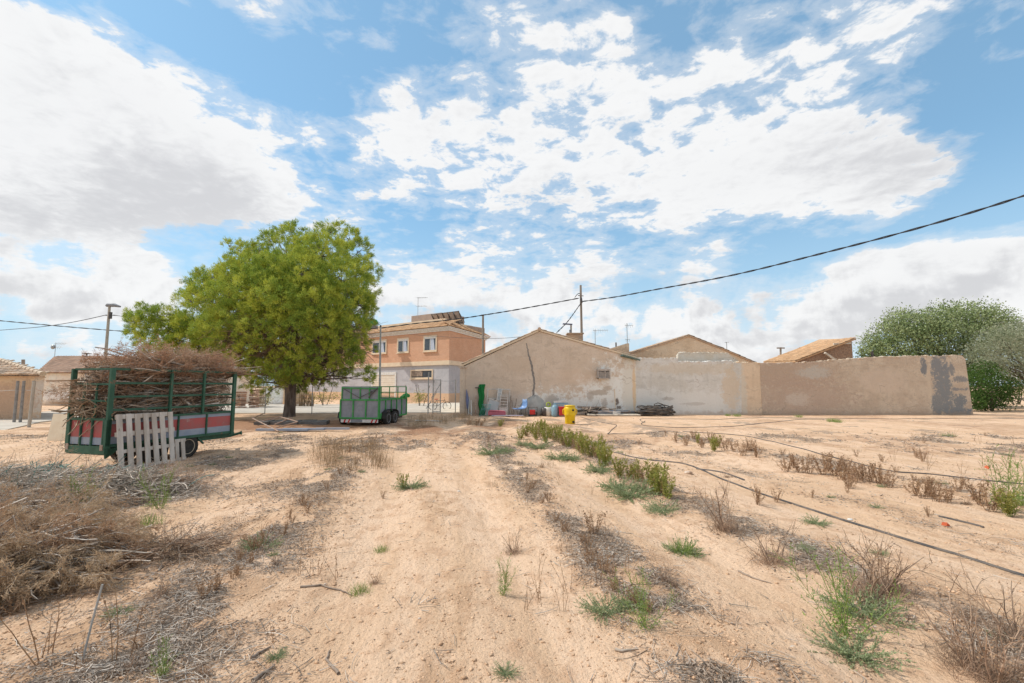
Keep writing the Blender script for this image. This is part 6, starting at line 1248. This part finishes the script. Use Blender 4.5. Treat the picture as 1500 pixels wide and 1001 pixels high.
for k, (kind, px, py, s, lab) in enumerate((('shrub',1065,783,1.0,'dead grey shrub with upright bare stems right of the bright green tuft'),('shrub',1130,827,.85,'leaning dead shrub in front of the black drip pipe, second from the green tuft'),
 ('shrub',1278,888,.95,'large dead shrub behind the wispy green weed'),('shrub',1300,880,.9,'smaller dead shrub joined to the right of the large one'),('shrub',1462,1003,.95,'dead branchy shrub cut by the lower right corner'),('shrub',1425,985,.9,'thin bent dead shrub left of the corner shrub'),('shrub',1498,960,.9,'dead shrub touching the right edge above the corner shrub'),
 ('wispy',1240,935,.95,'tall wispy green weed with a pale stem before the large dead shrub'),('mat',1252,958,.9,'small dark green weed at the foot of the wispy one'),('mat',1262,905,1.0,'low green growth between wispy weed and large dead shrub'),
 ('dead',1110,738,.8,'curled bare dead stems lying beside the drip pipe'),('mat',1195,765,.6,'low green creeping weed just below the drip pipe near the white stone'),('mat',1180,812,.35,'tiny green weed between two dead shrubs'),
 ('wispy',1468,750,1.15,'tall wispy green weed at the right edge'),('wispy',1492,745,1.2,'wispy green weed cut by the right edge'),('broad',1480,756,.8,'leafy dark green base plant below the right-edge wispy weeds'),('dead',1437,742,1.15,'rust-brown dead weed left of the right-edge wispy weeds'),('dead',1452,750,1.0,'brown dead weed mixed into the right-edge wispy weeds'),
 ('wispy',945,935,.6,'small weed with a reddish upright stem on the middle litter strip'),('mat',885,905,.7,'green low weed left of the reddish-stemmed weed'),('mat',925,900,.55,'green low weed above the reddish-stemmed weed'),('wispy',735,872,.45,'small green rosette with one thin stalk on the bare track'),
 ('grass',215,768,1.0,'bright green grass patch below the grey twig heap'),('wispy',235,745,.9,'pale green weed growing out of the grey twig heap end'),('wispy',110,760,1.0,'pale green weed rising from the grey twig heap middle'),('grass',527,864,.6,'small green tuft beside a fallen stick left of the track'),('grass',560,803,.5,'tiny green tuft above the fallen stick'),('mat',382,808,.7,'yellow-green low weed on the left litter strip'),
 ('broad',733,624,.75,'rounded green weed in front of the red crate'),('star',600,893,1.3,'grey star-shaped dead stub on bare soil in the centre'),('shrub',752,808,.45,'small bare twiggy stub right of centre on the pale track'),('dead',870,793,.75,'yellowish dead weed on the edge of the middle litter strip'),
 ('stalk',75,975,1.6,'tall thin dry stalk near the lower left corner'),('stalk',168,985,1.5,'reddish dry stalk right of the lower left one'),('stalk',58,968,.9,'short curled dry stalk at the lower left corner'),('stalk',112,985,.8,'short dry stalk between two taller ones, lower left'),('stalk',262,810,1.0,'dry stalk with small leaves right of the near conifer heap'),('shrub',235,880,.35,'tiny leafless twig bush right of the near conifer heap'),
 ('wispy',235,1000,.35,'tiny green seedling at the bottom edge left'),('mat',1390,640,.8,'small grey weed patch near the far right of the wall foot'),('grass',1170,611,1.3,'green grass patch at the foot of the rough brown wall, near its left end'),('grass',1219,619,1.6,'larger green grass patch in front of the rough brown wall'),('grass',1228,620,1.3,'right part of the larger grass patch before the rough brown wall'),('grass',1080,611,1.4,'flat green grass strip at the foot of the beige wall'),('grass',1066,610,1.2,'flat green grass strip at the foot of the grey wall'))):
    plant(kind, px, py, s, lab)
row('dead', [(990,648),(1005,652),(1017,646),(1028,655),(1040,650),(1052,652),(1062,660),(1075,662),(1088,667),(1098,664),(1108,670)], .95, 'brown dead weed in the far cluster of the right-hand row', 'dead weeds, far cluster')
row('broad', [(1022,650,.7),(1046,660,.8),(1052,656,.7)], 1, 'green weed among the far cluster of brown weeds', 'green weeds in the far brown cluster')
row('dead', [(1152,690),(1163,686),(1172,692),(1184,694),(1205,696),(1213,690,1.1),(1222,698,1.15),(1234,702,1.15),(1243,697),(1252,706),(1262,704,1.1),(1275,706),(1288,708),(1300,713)], .95, 'brown dead weed in the long middle cluster between the two black pipes', 'dead weeds, middle cluster')
row('dead', [(1340,727),(1352,731,1.1),(1363,730),(1374,736,1.1),(1388,738,.9)], .85, 'brown dead weed in the short cluster right of the middle one', 'dead weeds, near cluster')
row('straw', [(465+rnd.uniform(0,95), 648+rnd.uniform(0,45), rnd.uniform(.7,1.1)) for k in range(26)], .85, 'pale dry grass clump between the green trailer and the wheel track', 'dry grass before the green trailer')
row('straw', [(600+rnd.uniform(0,105), 613+rnd.uniform(0,14), rnd.uniform(.7,1.2)) for k in range(30)], .8, 'dry brown grass clump along the corner of the gabled house', 'dry grass by the gabled house corner')
row('dead', [(680+rnd.uniform(0,35), 618+rnd.uniform(0,8), .9) for k in range(8)], .7, 'dry reddish weed in front of the parasol and the green mat', 'dry weeds before the parasol')
row('dead', [(535-k*9+rnd.uniform(-14,14), 664+k*8.6+rnd.uniform(-8,8), rnd.uniform(.6,1.1)) for k in range(26)], .42, 'small brown dead weed in the litter strip left of the wheel tracks', 'small dead weeds on the left strip')
row('dead', [(712+k*9.5+rnd.uniform(-14,14), 650+k*11+rnd.uniform(-7,7), rnd.uniform(.6,1.1)) for k in range(24)], .42, 'small brown dead weed in the long litter strip in the middle of the field', 'small dead weeds on the middle strip')
row('dead', [(rnd.uniform(1120,1420), rnd.uniform(668,735), rnd.uniform(.5,1.1)) for k in range(18)], .6, 'small brown dead weed scattered beside the right-hand weed clusters', 'loose dead weeds on the right')
row('straw', [(rnd.uniform(690,1000), rnd.uniform(640,720), rnd.uniform(.5,1)) for k in range(14)], .45, 'short pale dry grass tuft among the central weeds', 'dry grass among the central weeds')
row('stalk', [(rnd.uniform(760,930), rnd.uniform(700,900)) for k in range(26)], .8, 'thin dry stalk standing in the middle litter strip', 'dry stalks on the middle strip')
row('stalk', [(rnd.uniform(340,520), rnd.uniform(700,860)) for k in range(22)], .8, 'thin dry stalk standing in the left litter strip', 'dry stalks on the left strip')
row('stalk', [(rnd.uniform(1300,1490), rnd.uniform(630,700)) for k in range(16)], 1.1, 'thin pale stalk on the open soil before the rough wall end', 'dry stalks before the wall end')
# scattered small ones follow the litter strips
P = []
while len(P) < 190:
    y = 2.6+14*rnd.random()**1.3; x = rnd.uniform(-1.15, 1.15)*y
    if rnd.random() < .12+.9*float(litter(np.array([x]), np.array([y]))[0]): P.append((x, y))
for i, (x, y) in enumerate(P):
    k = ('star','shrub','star','dead','stalk','mat','star')[i%7]; s = {'star':.8,'shrub':.28,'dead':.33,'stalk':.5,'mat':.32}[k]*rnd.uniform(.7,1.2)
    lab = {'star':'tiny grey dead stub scattered on the open soil','shrub':'tiny leafless twig tuft scattered on the open soil','dead':'tiny curled brown weed scattered on the open soil','stalk':'tiny dry stalk scattered on the open soil','mat':'tiny grey-green weed scattered on the open soil'}[k]
    plant(k, 0, 0, s, lab, 'small scattered '+{'star':'dead stubs','shrub':'twig tufts','dead':'brown weeds','stalk':'dry stalks','mat':'green weeds'}[k], (x, y))
# ================================================================== litter, clods, stones on the soil
rg = np.random.default_rng(77)
def scatter(n, f, y0=2.0, y1=16, pw=1.0, wid=1.25):
    X_, Y_ = [], []; tot = 0
    while tot < n:
        y = y0*(y1/y0)**(rg.random(n*2)**pw); x = rg.uniform(-wid, wid, n*2)*y; a = rg.random(n*2) < f(x, y); X_.append(x[a]); Y_.append(y[a]); tot += a.sum()
    x, y = np.concatenate(X_)[:n], np.concatenate(Y_)[:n]; return x, y, hgt(x, y)
x, y, z = scatter(74000, lambda x, y: litter(x, y)**1.5); n = len(x); sz = (.009+.0020*y)*rg.uniform(.45, 1.25, n)**1.5
bk = Bulk(); d = unit(np.stack([rg.normal(size=n), rg.normal(size=n), rg.normal(size=n)*.35], 1)); bk.leaves(np.stack([x, y, z+.004+rg.random(n)*.012], 1), d, sz*1.9, sz*.6, rg, .35); tag(bk.build('leaf_litter', MT['litter']), 'grey and brown dead leaves lying in strips along the old crop rows', 'litter', kind='stuff')
x, y, z = scatter(9000, lambda x, y: litter(x, y)**1.3+.008); n = len(x); bk = Bulk(); B = wander(np.stack([x, y, z+.006], 1), np.stack([rg.normal(size=n), rg.normal(size=n), rg.normal(size=n)*.15], 1), rg.uniform(.04, .22, n), 4, .2, rg); B[..., 2] = hgt(B[..., 0], B[..., 1])+.005+rg.random((n, 1))*.015
bk.strands(B, rg.uniform(.0015, .004, n), rg.uniform(.0008, .002, n)); tag(bk.build('fallen_twigs', MT['twiggrey']), 'thin broken twigs strewn over the litter strips', 'twigs', kind='stuff')
OC = np.array([(1,0,0),(-1,0,0),(0,1,0),(0,-1,0),(0,0,1),(0,0,-1)], float); OF = np.array([(0,2,4),(2,1,4),(1,3,4),(3,0,4),(2,0,5),(1,2,5),(3,1,5),(0,3,5)])
IC = []
def lumps(name, x, y, z, s, m, lab, cat, flat=.6):
    n = len(x); J = OC[None]*(1+rg.uniform(-.35, .35, (n, 6, 1)))+rg.normal(size=(n, 6, 3))*.18; a_ = rg.uniform(0, 6.28, n); c_, s_ = np.cos(a_)[:, None], np.sin(a_)[:, None]
    X_ = J[..., 0]*c_-J[..., 1]*s_; Y_ = J[..., 0]*s_+J[..., 1]*c_; V = np.stack([X_, Y_, J[..., 2]*flat], -1)*s[:, None, None]+np.stack([x, y, z+s*.15], 1)[:, None]
    Fc = (OF[None]+6*np.arange(n)[:, None, None]).reshape(-1, 3); tag(link(name, npmesh(name, V.reshape(-1, 3), Fc), m), lab, cat, kind='stuff')
rough = lambda x, y: .05+1.0*roughf(x, y)+.3*litter(x, y)
x, y, z = scatter(42000, rough, 2.0, 17); lumps('soil_clods', x, y, z, (.0030+.0011*y)*rg.uniform(.4, 1.0, len(x))+(.012*rg.random(len(x))**9), MT['clod'], 'crumbled clods of pale orange soil all over the field', 'soil clods')
x, y, z = scatter(1500, lambda x, y: .5+0*x, 2.2, 24); lumps('pebbles', x, y, z, (.004+.0012*y)*rg.uniform(.5, 1.6, len(x)), MT['stone'], 'small pale pebbles dotted over the field', 'pebbles')
def rock(name, label, px, py, s, m, sq=(1, .8, .6)):
    x, y = G(px, py); mb = MB(); r_ = random.Random(int(px)); pr = [(.3,-.5),(.8,-.35),(1,0),(.8,.4),(.35,.62),(.05,.68)]; mb.lathe([(a*s*r_.uniform(.9,1.1), b*s*sq[2]) for a, b in pr], (0,0,0), 9)
    mb.v = [(v[0]*sq[0]*r_.uniform(.9,1.1), v[1]*sq[1]*r_.uniform(.9,1.1), v[2]) for v in mb.v]; return tag(mb.build(name, m, None, (x, y, gz(x,y)+s*.15)), label, 'stone')
rock('stone', 'rounded pinkish stone beside the small grey-green weed', 1008, 692, .085, MT['stone']); rock('stone', 'pink stone in front of the near leafy weeds', 976, 742, .05, M('pink_stone', (.62,.40,.33), None, 5))
rock('stone', 'smooth white stone just above the drip pipe', 1245, 757, .035, MT['white']); rock('stone', 'white flat stone on the track right of the squat green weed', 672, 719, .025, MT['white'])
for k, (px, py, lab) in enumerate(((1386,769,'crushed red-orange scrap lying on bare soil right of the drip pipe'),(1449,706,'small red-orange scrap caught in the rust-brown weed'))):
    mb = MB(); mb.box((0,0,.02),(.07,.045,.035),(.3,.2,.5),.012); x, y = G(px, py); tag(mb.build('red_scrap', M('orange_red', (.62,.14,.06), None, 4) if k == 0 else bpy.data.materials['orange_red'], None, (x, y, gz(x,y)+(.25 if k else 0))), lab, 'scrap')
def stick(label, pts, r0, m='scrapwood'):
    P = [Vector((*G(px, py, 0), 0)) for px, py in pts]; Q = []
    for a, b in zip(P, P[1:]):
        for k in range(5): Q.append(a.lerp(b, k/5)+Vector((rnd.uniform(-1,1), rnd.uniform(-1,1), 0))*r0*.5)
    Q.append(P[-1])
    for q in Q: q.z = gz(q.x, q.y)+r0*.7
    tag(MB().tube(Q, lambda t: r0*(1-.6*t), 7).build('fallen_stick', MT[m]), label, 'stick', 'single sticks on the soil')
stick('dark curved stick on bare soil near the bottom edge, left of centre', [(368,970),(380,960),(397,952)], .012); stick('thick dark stick cut by the bottom edge below the curved one', [(370,1004),(385,992),(402,978)], .014)
stick('pale stick lying beneath the reddish-stemmed weed', [(902,961),(915,964),(935,963)], .010, 'twiggrey'); stick('forked brown stick left of the small green tuft', [(440,863),(470,858),(500,862),(515,868)], .010); stick('thin brown stick below the forked one, pointing down left', [(495,985),(478,962),(484,950)], .010)
stick('grey stick standing out of the near conifer heap towards the right', [(60,830),(110,835),(150,846),(195,850)], .012, 'twiggrey'); stick('dark brown stick on bare soil left of the wispy green weed', [(1082,836),(1100,845),(1130,856)], .010)
a = Vector((*G(118,978), 0)); b = Vector((.045, .05, .42)); mb = MB(); mb.tube([(0,0,-.03),b*.5,b], .006, 6); tag(mb.build('thin_stake', MT['galv'], None, (a.x, a.y, gz(a.x,a.y))), 'thin grey stake leaning upright in the soil at the lower left', 'stake')
